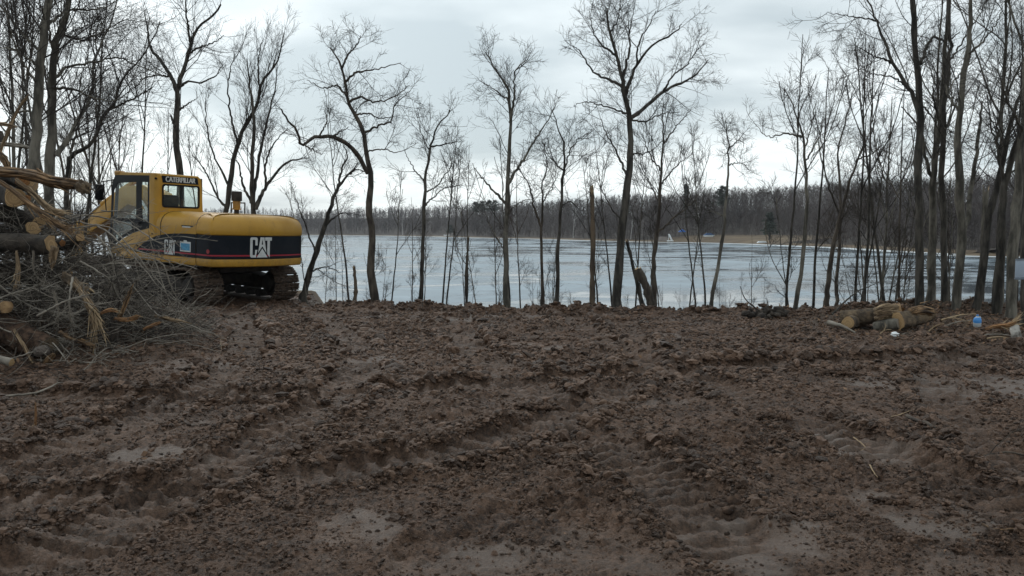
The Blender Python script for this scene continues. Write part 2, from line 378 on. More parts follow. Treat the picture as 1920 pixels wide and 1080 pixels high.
def build_ground():
    nr, ncol = 560, 800
    ys = 1.35 * (24.5 / 1.35) ** (np.linspace(0, 1, nr))
    us = np.linspace(-1, 1, ncol)
    Yg = np.repeat(ys[:, None], ncol, 1)
    Xg = us[None, :] * (2.2 + 0.86 * ys[:, None])
    jit = np.random.RandomState(3)
    x = Xg.ravel(); y = Yg.ravel()
    h = base_h(x, y)
    near = 1 - sstep(6, 14, y)
    # how churned each spot is
    churn = np.clip(0.62 + 0.8 * fbm(x * 0.45 + 5, y * 0.45 + 1, 3), 0.12, 1.35)
    wet = np.zeros_like(x)
    for (wx, wy, rx, ry) in WET:
        q = np.hypot((x - wx) / rx, (y - wy) / ry) + 0.42 * fbm(x * 1.7 + wx, y * 1.7, 4)
        wet = np.maximum(wet, 1 - sstep(0.62, 1.0, q))
    wet = wet * (0.45 + 0.55 * sstep(-0.35, 0.25, fbm(x * 3.1, y * 3.1 + 5, 4)))
    wet = np.maximum(wet, 0.55 * sstep(0.46, 0.8, fbm(x * 0.9 + 31, y * 0.9 + 8, 5)))
    tr_mask = np.zeros_like(x)
    tr_h = np.zeros_like(x)
    tr_rim = np.zeros_like(x)
    for k, (pts, w) in enumerate(TRACKS):
        C = catmull(pts, 260)
        seg = np.r_[0, np.cumsum(np.hypot(*np.diff(C, axis=0).T))]
        T = np.gradient(C, axis=0); T /= np.linalg.norm(T, axis=1)[:, None]
        bb = (x > C[:, 0].min() - 1.2) & (x < C[:, 0].max() + 1.2) & (y > C[:, 1].min() - 1.2) & (y < C[:, 1].max() + 1.2)
        idx = np.nonzero(bb)[0]
        xs, ysub = x[idx], y[idx]
        # nearest sample: centre lines here are single-valued along their longer axis
        ax = 1 if abs(C[-1, 1] - C[0, 1]) > abs(C[-1, 0] - C[0, 0]) else 0
        key = C[:, ax]; order = np.argsort(key)
        for it in range(2):
            j = order[np.clip(np.searchsorted(key[order], (ysub if ax else xs) if it == 0 else prj), 0, len(order) - 1)]
            dxy = np.stack([xs - C[j, 0], ysub - C[j, 1]], 1)
            along = (dxy * T[j]).sum(1)
            prj = C[j, ax] + along * T[j, ax]
        lat = dxy[:, 0] * T[j, 1] - dxy[:, 1] * T[j, 0]
        s = seg[j] + along
        lat = lat + 0.07 * noise(s * 1.3 + 7 * k, lat * 0 + k)
        fade = sstep(-0.62, -0.05, fbm(s * 0.55 + 13 * k, lat * 0.8 + 5, 2)) * sstep(1.4, 2.2, ysub)
        inn = 1 - sstep(w * 0.42, w * 0.52, np.abs(lat))
        rim = np.exp(-((np.abs(lat) - w * 0.62) / 0.09) ** 2)
        ph = (s + 0.05 * noise(s * 2, lat * 3)) / 0.185
        tri = np.abs((ph % 1) - 0.5) * 2
        cle = sstep(0.36, 0.62, tri)
        hh = inn * (-0.068 + 0.046 * cle * (0.5 + 0.8 * np.clip(fbm(s * 3.1, lat * 5.0, 3) + 0.4, 0, 1))) + rim * 0.06 * (0.5 + noise(s * 3 + k, lat * 2))
        tr_h[idx] += hh * fade
        tr_rim[idx] = np.maximum(tr_rim[idx], rim * fade)
        tr_mask[idx] = np.maximum(tr_mask[idx], inn * fade)
    smooth = np.clip(1 - 0.80 * wet - 0.62 * tr_mask, 0.18, 1)
    rough = churn * smooth * (0.50 + 0.25 * sstep(4, 9, y))
    # lumps of turned earth, three sizes, with ragged edges
    wx_ = x + 0.10 * fbm(x * 5, y * 5 + 4, 2); wy_ = y + 0.10 * fbm(x * 5 + 40, y * 5, 2)
    d1, v1 = worley(wx_ / 0.34, wy_ / 0.34)
    d2, v2 = worley(wx_ / 0.13 + 50, wy_ / 0.13)
    d3, v3 = worley(wx_ / 0.062 + 90, wy_ / 0.062 + 11)
    dome = lambda d: np.sqrt(np.clip(1 - (d / 0.75) ** 2, 0, 1))
    lump = (0.040 * dome(d1) * sstep(0.45, 0.95, v1) + 0.014 * v1)
    lump += 0.056 * dome(d2) * v2 + 0.020 * v2
    lump += 0.034 * dome(d3) * v3 + 0.012 * v3
    h = h + tr_h + rough * (lump - 0.06)
    h = h + rough * (0.026 * fbm(x * 2.6, y * 2.6, 3) + 0.034 * np.abs(fbm(x * 8, y * 8, 5, 0.55)))
    h = h + 0.013 * fbm(x * 18, y * 18, 4, 0.65) * (0.35 + 0.65 * near) * (1 - 0.6 * wet)
    # ridges pushed up by the blade
    rid = np.exp(-(fbm(x * 0.5 + 70, y * 0.33 + 20, 3) / 0.055) ** 2) * sstep(0.1, 0.5, noise(x * 0.35 + 3, y * 0.35 + 50) + 0.2)
    h = h + 0.05 * rid * (1 - 0.8 * wet) * (0.6 + 0.8 * np.abs(fbm(x * 6, y * 6, 2)))
    # crumbled crest at the brink
    d = y - edge_y(x)
    brink = np.exp(-((d + 0.2) / 0.5) ** 2) * sstep(-4.8, -3.6, x)
    db, vb = worley(wx_ / 0.42 + 7, wy_ / 0.42 + 3)
    h = h + brink * (0.16 * np.clip(0.6 - db, 0, 1) * (vb > 0.3) + 0.09 * fbm(x * 3, y * 3, 3))
    # keep below the machine's tracks
    rx, ry = x - EX_C[0], y - EX_C[1]
    a = rx * FX + ry * FY; l = rx * LX + ry * LY
    w = (1 - sstep(2.2, 2.7, np.abs(a))) * (1 - sstep(1.55, 2.0, np.abs(l)))
    h = h * (1 - w) + w * (base_h(x, y) + 0.01 * fbm(x * 9, y * 9, 2))
    # the borders of the sheet sink into the wider terrain
    bord = np.minimum(1 - np.abs(np.repeat(us[None, :], nr, 0).ravel()), 1.0) * 14
    rowb = np.repeat(np.linspace(0, 1, nr)[:, None], ncol, 1).ravel()
    bord = np.minimum(bord, np.minimum(rowb * 60, (1 - rowb) * 25))
    h = h - 0.3 * (1 - sstep(0, 1, bord))
    litter = sstep(4.4, 6.6, x + 1.2 * fbm(x * 0.7, y * 0.7 + 60, 3)) * sstep(11.6, 13.2, y + 0.9 * fbm(x * 0.8 + 11, y * 0.8, 3))
    litter = np.maximum(litter, sstep(-0.1, 0.7, d) * 0.8)
    q = ((x + 7.2) / 3.6) ** 2 + ((y - 11.6) / 2.2) ** 2
    litter = np.maximum(litter, 0.6 * (1 - sstep(0.4, 1.1, q)))
    wet = wet * (1 - litter)
    wet = np.maximum(wet, 0.30 * tr_mask * (1 - litter))
    V = np.stack([x, y, h], 1)
    i = np.arange((nr - 1) * ncol).reshape(nr - 1, ncol)[:, :-1].ravel()
    F = np.stack([i, i + 1, i + ncol + 1, i + ncol], 1)
    me = mesh_np('mud_ground', V, F, M['mud'], smooth=False)
    for nm, arr in (('wet', wet), ('litter', litter)):
        at_ = me.attributes.new(nm, 'FLOAT', 'POINT'); at_.data.foreach_set('value', arr.astype(np.float32))
    tag(obj('mud_ground', me), 'churned brown mud of the cleared lakeside lot', None, None, 'structure')
    return x, y, h, wet, churn, tr_mask, tr_rim
GX, GY, GH, GWET, GCHURN, GTRACK, GRIM = build_ground()

def build_terrain():
    # coarse land round the clearing: behind the camera, to both sides and down the bank under the ice
    xs = np.concatenate([np.linspace(-420, -44, 14), np.linspace(-40, 40, 81), np.linspace(44, 420, 14)])
    ys = np.concatenate([np.linspace(-300, -12, 10), np.linspace(-10, 46, 113)])
    X, Y = np.meshgrid(xs, ys)
    h = base_h(X, Y)
    inside = sstep(0.0, 0.8, (2.2 + 0.86 * Y) * 0.95 - np.abs(X)) * sstep(1.4, 1.7, Y) * (1 - sstep(22.6, 23.4, Y))
    h = h - 0.34 * inside - 0.06
    far = sstep(26, 46, Y)
    h = h * (1 - far) + far * (LAKE_Z - 1.0)
    n, m = X.shape
    i = np.arange((n - 1) * m).reshape(n - 1, m)[:, :-1].ravel()
    me = mesh_np('terrain', np.stack([X.ravel(), Y.ravel(), h.ravel()], 1), np.stack([i, i + 1, i + m + 1, i + m], 1), M['terrain'], True)
    tag(obj('terrain', me), 'leaf covered land and bank round the clearing', None, None, 'structure')
build_terrain()

# loose crumbs and clods lying on the mud (too many to count)
def ico_points():
    bm = bmesh.new(); bmesh.ops.create_icosphere(bm, subdivisions=1, radius=1.0)
    bm.verts.ensure_lookup_table()
    v = np.array([p.co[:] for p in bm.verts]); f = np.array([[q.index for q in p.verts] for p in bm.faces]); bm.free()
    return v, f
ICO_V, ICO_F = ico_points()
def lumps(centres, radii, seed, flat=0.6, rough=0.3):
    rs = np.random.RandomState(seed)
    n = len(centres); k = len(ICO_V)
    ang = rs.rand(n) * 6.28; c, s = np.cos(ang), np.sin(ang)
    sx = radii * (0.7 + 0.7 * rs.rand(n)); sy = radii * (0.6 + 0.5 * rs.rand(n)); sz = radii * flat * (0.6 + 0.7 * rs.rand(n))
    P = ICO_V[None] * (1 + rough * rs.randn(n, k))[..., None]
    P = P * np.stack([sx, sy, sz], 1)[:, None, :]
    Q = np.empty_like(P)
    Q[..., 0] = P[..., 0] * c[:, None] - P[..., 1] * s[:, None]; Q[..., 1] = P[..., 0] * s[:, None] + P[..., 1] * c[:, None]; Q[..., 2] = P[..., 2]
    Q += centres[:, None, :]
    F = (ICO_F[None] + (np.arange(n) * k)[:, None, None]).reshape(-1, 3)
    return Q.reshape(-1, 3), F
def build_clods():
    rs = np.random.RandomState(11)
    d = GY - edge_y(GX)
    clump = sstep(-0.25, 0.55, fbm(GX * 0.8 + 2, GY * 0.8, 4)) * 0.8 + 0.9 * sstep(0.1, 0.7, fbm(GX * 3.0 + 9, GY * 3.0, 3))
    p = (0.20 + clump * np.clip(GCHURN, 0, 1.2) + 1.6 * GRIM) * (1 - 0.78 * np.clip(GWET * 1.3, 0, 1)) * (1 - 0.84 * GTRACK)
    p = p * (GY < 22) * (d < 0.3 + 0.9 * (GX < -3.2)) * (np.abs(GX) < 0.75 * GY + 1.2)
    p = p * (GY ** 0.35)
    n = 235000
    idx = rs.choice(len(GX), n, p=p / p.sum())
    gy = GY[idx]
    r = (0.0036 + 0.0125 * rs.rand(n) ** 3.2) * np.clip(gy / 4.6, 0.7, 2.6)
    heavy = np.clip(GRIM[idx] * 0.9 + 0.8 * sstep(0.35, 0.8, fbm(GX[idx] * 1.6 + 40, gy * 1.6, 3)), 0, 1)
    r = r * (1 + 1.5 * heavy * (rs.rand(n) < 0.22))
    x = GX[idx] + rs.randn(n) * 0.012; y = gy + rs.randn(n) * 0.012 * gy / 5
    me = bpy.data.meshes.new('mud_crumbs'); me.vertices.add(n)
    me.vertices.foreach_set('co', np.stack([x, y, GH[idx] + r * 0.05], 1).astype(np.float32).ravel())
    def attr(nm, ty, key, v): me.attributes.new(nm, ty, 'POINT').data.foreach_set(key, v.ravel())
    attr('csize', 'FLOAT_VECTOR', 'vector', (np.stack([0.75 + 0.8 * rs.rand(n), 0.6 + 0.5 * rs.rand(n), 0.45 + 0.5 * rs.rand(n)], 1) * r[:, None]).astype(np.float32))
    attr('crot', 'FLOAT_VECTOR', 'vector', np.stack([rs.randn(n) * 0.3, rs.randn(n) * 0.3, rs.rand(n) * 6.283], 1).astype(np.float32))
    attr('cpick', 'INT', 'value', rs.randint(0, 6, n).astype(np.int32))
    me.materials.append(M['crumb'])
    shapes = bpy.data.collections.new('crumb_shapes')
    for q in range(6):
        bm = bmesh.new(); bmesh.ops.create_icosphere(bm, subdivisions=2, radius=1.0)
        f = rs.randn(4, 3) * 1.6; ph = rs.rand(4) * 6.3
        for v in bm.verts:
            u = np.array(v.co[:]); v.co *= 1 + 0.16 * sum(math.sin(f[w] @ u * (1 + w * 0.6) + ph[w]) for w in range(4)) + 0.07 * rs.randn()
        cm = bpy.data.meshes.new('crumb'); bm.to_mesh(cm); bm.free(); cm.materials.append(M['crumb'])
        shapes.objects.link(bpy.data.objects.new('crumb', cm))
    ng = bpy.data.node_groups.new('scatter_crumbs', 'GeometryNodeTree')
    ng.interface.new_socket('Geometry', in_out='INPUT', socket_type='NodeSocketGeometry'); ng.interface.new_socket('Geometry', in_out='OUTPUT', socket_type='NodeSocketGeometry')
    gi = ng.nodes.new('NodeGroupInput'); go = ng.nodes.new('NodeGroupOutput'); ip = ng.nodes.new('GeometryNodeInstanceOnPoints'); ci = ng.nodes.new('GeometryNodeCollectionInfo')
    ci.inputs['Collection'].default_value = shapes; ci.inputs['Separate Children'].default_value = True; ci.inputs['Reset Children'].default_value = True
    def named(nm, ty):
        k = ng.nodes.new('GeometryNodeInputNamedAttribute'); k.data_type = ty; k.inputs['Name'].default_value = nm
        return next(o for o in k.outputs if o.enabled and o.name == 'Attribute')
    ng.links.new(gi.outputs[0], ip.inputs['Points']); ng.links.new(ci.outputs[0], ip.inputs['Instance']); ip.inputs['Pick Instance'].default_value = True
    ng.links.new(named('cpick', 'INT'), ip.inputs['Instance Index']); ng.links.new(named('crot', 'FLOAT_VECTOR'), ip.inputs['Rotation']); ng.links.new(named('csize', 'FLOAT_VECTOR'), ip.inputs['Scale'])
    ng.links.new(ip.outputs[0], go.inputs[0])
    o = obj('mud_crumbs', me); md = o.modifiers.new('scatter', 'NODES'); md.node_group = ng
    tag(o, 'fine brown crumbs of soil covering the churned mud', 'mud crumbs', None, 'stuff')
    # heavier clods along the brink and the pushed-up rows
    e = np.nonzero((np.abs(d + 0.15) < 0.55) & (GX > -4.2) & (np.abs(GX) < 13))[0]
    j = rs.choice(e, 620)
    r2 = 0.02 + 0.08 * rs.rand(620) ** 2.4
    c2 = np.stack([GX[j], GY[j], GH[j] + r2 * 0.2], 1)
    V, F = lumps(c2, r2, 5)
    tag(obj('mud_clods', mesh_np('mud_clods', V, F, M['clod'], False)), 'heap of loose dark clods along the brink', 'mud clods', None, 'stuff')
build_clods()

# single big clods one can point at: (px, py, size in m)
BIG = [(920, 636, .22, 'flat dark slab of earth lying alone on the level mud before the brink'),
       (1375, 950, .20, 'torn dark crust of earth beside the smooth wet patch'),
       (1450, 800, .13, 'dark crumbly lump of earth standing up right of the middle'),
       (420, 912, .11, 'small black lump of earth in the rutted mud'),
       (1665, 955, .10, 'dark rounded lump of earth on smeared mud by the wet patch'),
       (1560, 705, .20, 'long low dark lump of earth on the flat mud toward the logs'),
       (1000, 775, .16, 'broad dark lump of loose earth in the middle ruts')]
for i, (px, py, r, lab) in enumerate(BIG):
    Y = CAM_H / ((py - HORIZON) / FPX)
    p = at(px, py, Y)
    rs = np.random.RandomState(40 + i)
    n = 110
    off = np.clip(rs.randn(n, 3), -1.6, 1.6) * np.array([r * 0.62, r * 0.3, r * 0.16])
    k = np.argmin((GX - p.x) ** 2 + (GY - p.y) ** 2)
    off[:, 2] = np.abs(off[:, 2]) * 0.8
    V, F = lumps(off, r * (0.07 + 0.16 * rs.rand(n) ** 2), 60 + i, 0.75)
    o = obj('earth_clod', mesh_np('earth_clod', V, F, M['clod'], True), None, (p.x, p.y, GH[k] + 0.01))
    tag(o, lab, 'earth clod', 'big clods on the mud')

# ------------------------------------------------------------------ lake and far shore
def build_lake():
    xs = np.array([-3000, -800, -200, 200, 800, 3000.0]); ys = np.array([24.0, 120, 400, 1000, 4000])
    X, Y = np.meshgrid(xs, ys); n, m = X.shape
    i = np.arange((n - 1) * m).reshape(n - 1, m)[:, :-1].ravel()
    me = mesh_np('lake_ice', np.stack([X.ravel(), Y.ravel(), np.full(X.size, LAKE_Z)], 1), np.stack([i, i + 1, i + m + 1, i + m], 1), M['ice'])
    tag(obj('lake_ice', me), 'frozen lake with wet blue grey streaks', None, None, 'structure')
build_lake()
SHORE_PX = [(1900, 482), (1800, 477), (1700, 472), (1600, 466), (1500, 461.5), (1400, 457.5), (1300, 455), (1200, 453.5), (1100, 451), (1000, 448), (900, 446), (800, 443.5), (700, 442), (600, 441), (500, 440.3), (400, 440), (250, 440), (0, 440)]
SH = []
for (px, py) in SHORE_PX:
    d = (CAM_H - LAKE_Z) / ((py - HORIZON) / FPX)
    SH.append(((px - 960) / FPX * d, d))
SH = [(420, -160), (300, 10), (190, 90)] + SH + [(-1500, 900)]
SHC = catmull(SH, 420)
SHS = np.r_[0, np.cumsum(np.hypot(*np.diff(SHC, axis=0).T))]
SHT = np.gradient(SHC, axis=0); SHT /= np.linalg.norm(SHT, axis=1)[:, None]
SHN = np.stack([SHT[:, 1], -SHT[:, 0]], 1)         # away from the lake
if (SHN[200] * SHC[200]).sum() < 0: SHN = -SHN
def shore_h(s, d):
    s = np.asarray(s, float); d = np.asarray(d, float)
    return LAKE_Z + 0.05 + 1.3 * sstep(0, 9, d) + 0.085 * np.clip(d - 8, 0, 260) + 1.5 * noise(s * 0.012, d * 0.02) * sstep(10, 60, d)
def build_shore():
    ds = np.array([-6, 0, 2, 5, 9, 16, 30, 60, 110, 180, 280, 420.0])
    P = SHC[None] + SHN[None] * ds[:, None, None]
    h = shore_h(np.repeat(SHS[None], len(ds), 0), np.repeat(ds[:, None], len(SHS), 1))
    h[0] = LAKE_Z - 1.0
    n, m = h.shape
    V = np.concatenate([P, h[..., None]], 2).reshape(-1, 3)
    i = np.arange((n - 1) * m).reshape(n - 1, m)[:, :-1].ravel()
    me = mesh_np('far_shore', V, np.stack([i, i + 1, i + m + 1, i + m], 1), M['shore_grass'], True)
    me.materials.append(mat('forest_floor', (0.030, 0.023, 0.018), 0.95, (0.06, 0.046, 0.036), 0.1))
    row = i // m; cl = i % m; pxs = 960 + FPX * SHC[cl, 0] / np.maximum(SHC[cl, 1], 1)
    me.polygons.foreach_set('material_index', np.where(row >= np.where((pxs > 1215) & (pxs < 1450), 6, 3), 1, 0).astype(np.int32))
    tag(obj('far_shore', me), 'brown grass bank and low hills across the lake', None, None, 'structure')
    # white rim of old ice along the far shore
    rs = np.random.RandomState(2)
    w = 3.0 + 5.0 * np.clip(noise(SHS * 0.02, SHS * 0) + 0.4, 0.05, 1.3) * np.clip(np.linalg.norm(SHC, axis=1) / 350, 0.5, 2.2)
    A = SHC + SHN * 1.0; B = SHC - SHN * w[:, None]
    V = np.concatenate([np.c_[A, np.full(len(A), LAKE_Z + 0.10)], np.c_[B, np.full(len(B), LAKE_Z + 0.03)]])
    k = len(A); i = np.arange(k - 1)
    me = mesh_np('shore_snow', V, np.stack([i, i + 1, i + k + 1, i + k], 1), M['snow'])
    tag(obj('shore_snow', me), 'white rim of snow and old ice along the far shore', None, None, 'structure')
build_shore()

# ------------------------------------------------------------------ bare trees: vectorised branch growth
def tubes(P, Rr, sides):
    """P (n,k,3) Rr (n,k) -> V, F quads"""
    n, k, _ = P.shape
    T = np.gradient(P, axis=1); T /= np.linalg.norm(T, axis=2)[..., None] + 1e-9
    mean = T.mean(1)
    ref = np.where(np.abs(mean[:, 2:3]) > 0.8, np.array([[1.0, 0, 0]]), np.array([[0, 0, 1.0]]))
    U = np.cross(T, ref[:, None, :]); U /= np.linalg.norm(U, axis=2)[..., None] + 1e-9
    W = np.cross(T, U)
    a = np.arange(sides) * 2 * np.pi / sides
    V = P[:, :, None, :] + Rr[:, :, None, None] * (U[:, :, None, :] * np.cos(a)[None, None, :, None] + W[:, :, None, :] * np.sin(a)[None, None, :, None])
    b = (np.arange(n) * k * sides)[:, None, None]
    r = (np.arange(k - 1) * sides)[None, :, None]
    s0 = np.arange(sides)[None, None, :]; s1 = (np.arange(sides) + 1) % sides
    s1 = s1[None, None, :]
    F = np.stack([b + r + s0, b + r + s1, b + r + sides + s1, b + r + sides + s0], 3).reshape(-1, 4)
    return V.reshape(-1, 3), F
class Acc:
    def __init__(s): s.V = []; s.F = []; s.n = 0
    def add(s, V, F):
        s.V.append(V); s.F.append(F + s.n); s.n += len(V)
    def mesh(s, name, m, smooth=True):
        k = {}
        for f in s.F: k.setdefault(f.shape[1], []).append(f)
        return mesh_np(name, np.concatenate(s.V), [np.concatenate(v) for v in k.values()], m, smooth)
def sprout(rs, P, Rr, count, t0, t1, ang, lf, k, upb, wig, rmin, rfac=0.62, lmin=0.1, lmax=9, fixlen=None):
    """children of the branches P"""
    n, K, _ = P.shape
    seg = np.linalg.norm(np.diff(P, axis=1), axis=2); ln = seg.sum(1)
    par = rs.choice(n, count, p=ln / ln.sum())
    t = t0 + (t1 - t0) * rs.rand(count) ** 0.85
    x = t * (K - 1); i = np.minimum(x.astype(int), K - 2); f = (x - i)[:, None]
    pos = P[par, i] * (1 - f) + P[par, i + 1] * f
    tan = P[par, i + 1] - P[par, i]; tan /= np.linalg.norm(tan, axis=1)[:, None] + 1e-9
    rad = Rr[par, i] * (1 - f[:, 0]) + Rr[par, i + 1] * f[:, 0]
    rnd = rs.randn(count, 3)
    perp = rnd - (rnd * tan).sum(1)[:, None] * tan; perp /= np.linalg.norm(perp, axis=1)[:, None] + 1e-9
    a = ang * (0.65 + 0.7 * rs.rand(count))[:, None]
    dr = np.cos(a) * tan + np.sin(a) * perp
    dr[:, 2] += upb * 1.2; dr /= np.linalg.norm(dr, axis=1)[:, None]
    L = (fixlen if fixlen else ln[par] * lf) * (1 - 0.55 * t) * (0.5 + 0.9 * rs.rand(count))
    L = np.clip(L, lmin, lmax)
    r0 = np.maximum(np.minimum(rad * rfac * (0.6 + 0.5 * rs.rand(count)), L * 0.0082 + 0.0016), rmin)
    Q = np.empty((count, k, 3)); Q[:, 0] = pos
    st = (L / (k - 1))[:, None]
    for j in range(1, k):
        dr = dr + wig * rs.randn(count, 3); dr[:, 2] += upb
        dr /= np.linalg.norm(dr, axis=1)[:, None]
        Q[:, j] = Q[:, j - 1] + dr * st
    RR = r0[:, None] * np.linspace(1, 0.38, k)[None]
    return Q, np.maximum(RR, rmin * 0.7)
def crown(rs, acc, limbs, size, dens=1.0, t_trunk=0.4, upb=0.06, wig=0.16, tw=0.0027, ang=0.85):
    """limbs: list of (P (K,3), R (K,)); adds three orders of twigs. size: typical branch length"""
    K = 24
    P0 = np.stack([p for p, r in limbs]); R0 = np.stack([r for p, r in limbs])
    tot = np.linalg.norm(np.diff(P0, axis=1), axis=2).sum()
    n1 = max(6, int(tot * 2.6 * dens))
    a = sprout(rs, P0[:1], R0[:1], max(3, int(n1 * 0.36)), t_trunk, 1.0, ang, 0, 7, upb, wig, 0.006, fixlen=size)
    acc.add(*tubes(*a, 5))
    L1 = [a]
    if len(limbs) > 1:
        b = sprout(rs, P0[1:], R0[1:], int(n1 * 0.72), 0.12, 1.0, ang, 0, 7, upb, wig, 0.006, fixlen=size * 0.8)
        acc.add(*tubes(*b, 5)); L1.append(b)
    P1 = np.concatenate([q[0] for q in L1]); R1 = np.concatenate([q[1] for q in L1])
    n2 = int(len(P1) * 5.6)
    P2, R2 = sprout(rs, P1, R1, n2, 0.15, 1.0, ang * 1.0, 0.70, 6, upb * 0.35, wig * 0.9, tw * 1.15, lmin=0.25)
    acc.add(*tubes(P2, R2, 3))
    n3 = int(len(P2) * 5.0)
    P3, R3 = sprout(rs, P2, R2, n3, 0.15, 1.0, ang * 0.9, 0.55, 4, upb * 0.25, wig * 0.9, tw, lmin=0.15)
    acc.add(*tubes(P3, R3, 3))

def traced_tree(name, label, cat, Y, limbs, size, seed, bark='bark_dark', twig='twig', dens=1.0, t_trunk=0.45, group=None, upb=0.06, wig=0.115, depth=0.55, ang=0.85, burl=0.06):
    """limbs: [(width0_px, width1_px, [(x,y)...]), ...] measured on the photograph at distance Y; first is the trunk"""
    rs = np.random.RandomState(seed)
    root = None; L = []
    done = []                                # (px, py, Y) of points already placed
    acc = Acc()
    for li, (w0, w1, pts) in enumerate(limbs):
        pts = [tuple(map(float, p)) for p in pts]
        if li == 0:
            y0 = Y; sl = rs.uniform(-0.05, 0.05)
        else:
            j = min(range(len(done)), key=lambda q: (done[q][0] - pts[0][0]) ** 2 + (done[q][1] - pts[0][1]) ** 2)
            y0 = done[j][2]; sl = rs.uniform(-depth, depth)
        W = []; ln = 0; prev = None
        C = catmull(pts, 24)
        for (px, py) in C:
            if prev is not None: ln += math.hypot(px - prev[0], py - prev[1]) / FPX * Y
            prev = (px, py)
            yy = y0 + sl * ln
            done.append((px, py, yy)); W.append(at(px, py, yy))
        W = np.array([w[:] for w in W])
        r = (w0 * 0.9 + (w1 * 0.6 - w0 * 0.9) * np.linspace(0, 1, 24) ** 0.9) / 2 / FPX * Y
        if li == 0:
            g = gz(W[0, 0], W[0, 1])
            W[0, 2] = min(W[0, 2], g - 0.1)
            r[0] *= 1.3; r[1] *= 1.08
            root = Vector((W[0, 0], W[0, 1], g))
        W[1:-1] += rs.randn(22, 3) * 0.012
        L.append((W, r * (1 + burl * rs.randn(24))))
        acc.add(*tubes(W[None], L[-1][1][None], 9 if w0 > 9 else 6))
    e = empty(name, root)
    tag(e, label, cat, group)
    inv = np.array(root[:])
    acc.V = [v - inv for v in acc.V]
    obj('trunk', acc.mesh('trunk', M[bark]), e)
    ac = Acc(); crown(rs, ac, [(p - inv, r) for p, r in L], size, dens, t_trunk, upb, wig, ang=ang)
    obj('crown', ac.mesh('crown', M[twig]), e)
    return e

GE = 'trees along the brink above the lake'
traced_tree('bare_tree', 'straight grey trunk behind the log pile, left one of a close pair', 'tree', 15.5,
    [(24, 17, [(58, 420), (63, 307), (70, 230), (76, 130), (84, 50), (92, -30), (97, -130)]),
     (7, 3, [(79, 100), (40, 60), (0, 10), (-40, -30)]), (6, 2, [(72, 215), (40, 210), (0, 235), (-30, 240)]), (7, 2, [(84, 50), (130, 20), (190, 15), (240, -10)]),
     (6, 2, [(74, 160), (45, 120), (20, 60), (5, 0)]), (6, 2, [(77, 130), (30, 95), (-20, 90)])], 1.9, 1, 'bark_grey', 'twig', 1.9, 0.25, depth=0.9)
traced_tree('bare_tree', 'grey trunk behind the log pile forking over the cab, right one of a close pair', 'tree', 16.2,
    [(23, 12, [(93, 420), (95, 320), (98, 240), (99, 167), (104, 90), (118, 45), (133, 0), (145, -90)]),
     (11, 4, [(106, 292), (120, 272), (140, 240), (163, 196), (174, 160), (178, 110), (200, 60), (220, 0)]),
     (7, 3, [(104, 145), (125, 125), (170, 118), (215, 108), (250, 118), (300, 140)]), (7, 2, [(100, 165), (135, 166), (165, 178), (200, 190), (240, 182)]),
     (7, 2, [(112, 62), (150, 75), (190, 60), (240, 35)]), (6, 2, [(100, 100), (92, 50), (90, 0), (80, -60)])], 1.8, 2, 'bark_grey', 'twig', 1.9, 0.25, depth=0.9)
traced_tree('bare_tree', 'slender curving tree leaning right behind the pile beside the paired trunks', 'tree', 18.5,
    [(11, 3, [(124, 420), (128, 310), (140, 290), (172, 266), (193, 222), (216, 192), (230, 148), (273, 97), (300, 40)]),
     (6, 2, [(132, 300), (140, 255), (152, 215), (150, 160), (165, 100)]), (5, 2, [(205, 205), (250, 185), (285, 165)])], 1.5, 3, 'bark_dark', 'twig', 1.7, 0.3)
traced_tree('bare_tree', 'tall tree rising behind the cab with a forked crown and broken side stub', 'tree', 24.0,
    [(15, 5, [(338, 420), (337, 322), (330, 267), (332, 210), (333, 167), (340, 143), (353, 103), (362, 70), (372, 50), (398, 30), (414, 8)]),
     (10, 3, [(332, 172), (320, 143), (300, 112), (283, 90), (277, 60), (270, 20)]), (6, 2, [(337, 163), (353, 153), (380, 154), (405, 140), (418, 120)]),
     (8, 5, [(331, 248), (325, 232), (320, 216)]), (5, 2, [(334, 208), (350, 196), (367, 187)]), (5, 2, [(354, 100), (375, 88), (400, 80), (420, 66)]), (6, 2, [(357, 85), (352, 50), (348, 10), (352, -20)]),
     (5, 2, [(320, 143), (290, 142), (262, 150)])], 1.7, 4, 'bark_dark', 'twig', 1.2, 0.45, upb=0.1)
traced_tree('bare_tree', 'tree leaning right behind the engine hood with upswept twigs', 'tree', 24.0,
    [(13, 3, [(420, 430), (424, 397), (436, 311), (452, 250), (480, 200), (491, 156), (519, 117), (533, 61)]),
     (5, 2, [(445, 268), (432, 210), (428, 150), (440, 100)]), (5, 2, [(430, 350), (405, 300), (390, 250), (385, 190)]), (5, 2, [(487, 165), (484, 120), (490, 80)]),
     (6, 2, [(425, 390), (408, 370), (385, 320), (360, 290)])], 1.7, 5, 'bark_dark', 'twig', 1.25, 0.35, upb=0.16, ang=0.6)
traced_tree('bare_tree', 'many stemmed dark tree behind the rear counterweight and exhaust', 'tree', 23.0,
    [(13, 3, [(474, 430), (474, 397), (472, 306), (476, 222), (470, 170), (463, 110)]),
     (10, 3, [(478, 392), (490, 366), (500, 348), (530, 311), (552, 300), (580, 296)]), (8, 2, [(475, 372), (484, 311), (499, 233), (515, 170), (520, 120)]),
     (7, 2, [(471, 380), (455, 345), (448, 310), (430, 280)]), (6, 2, [(498, 350), (498, 310), (512, 270), (540, 240)])], 1.4, 6, 'bark_dark', 'twig', 1.2, 0.3, upb=0.12, ang=0.65)
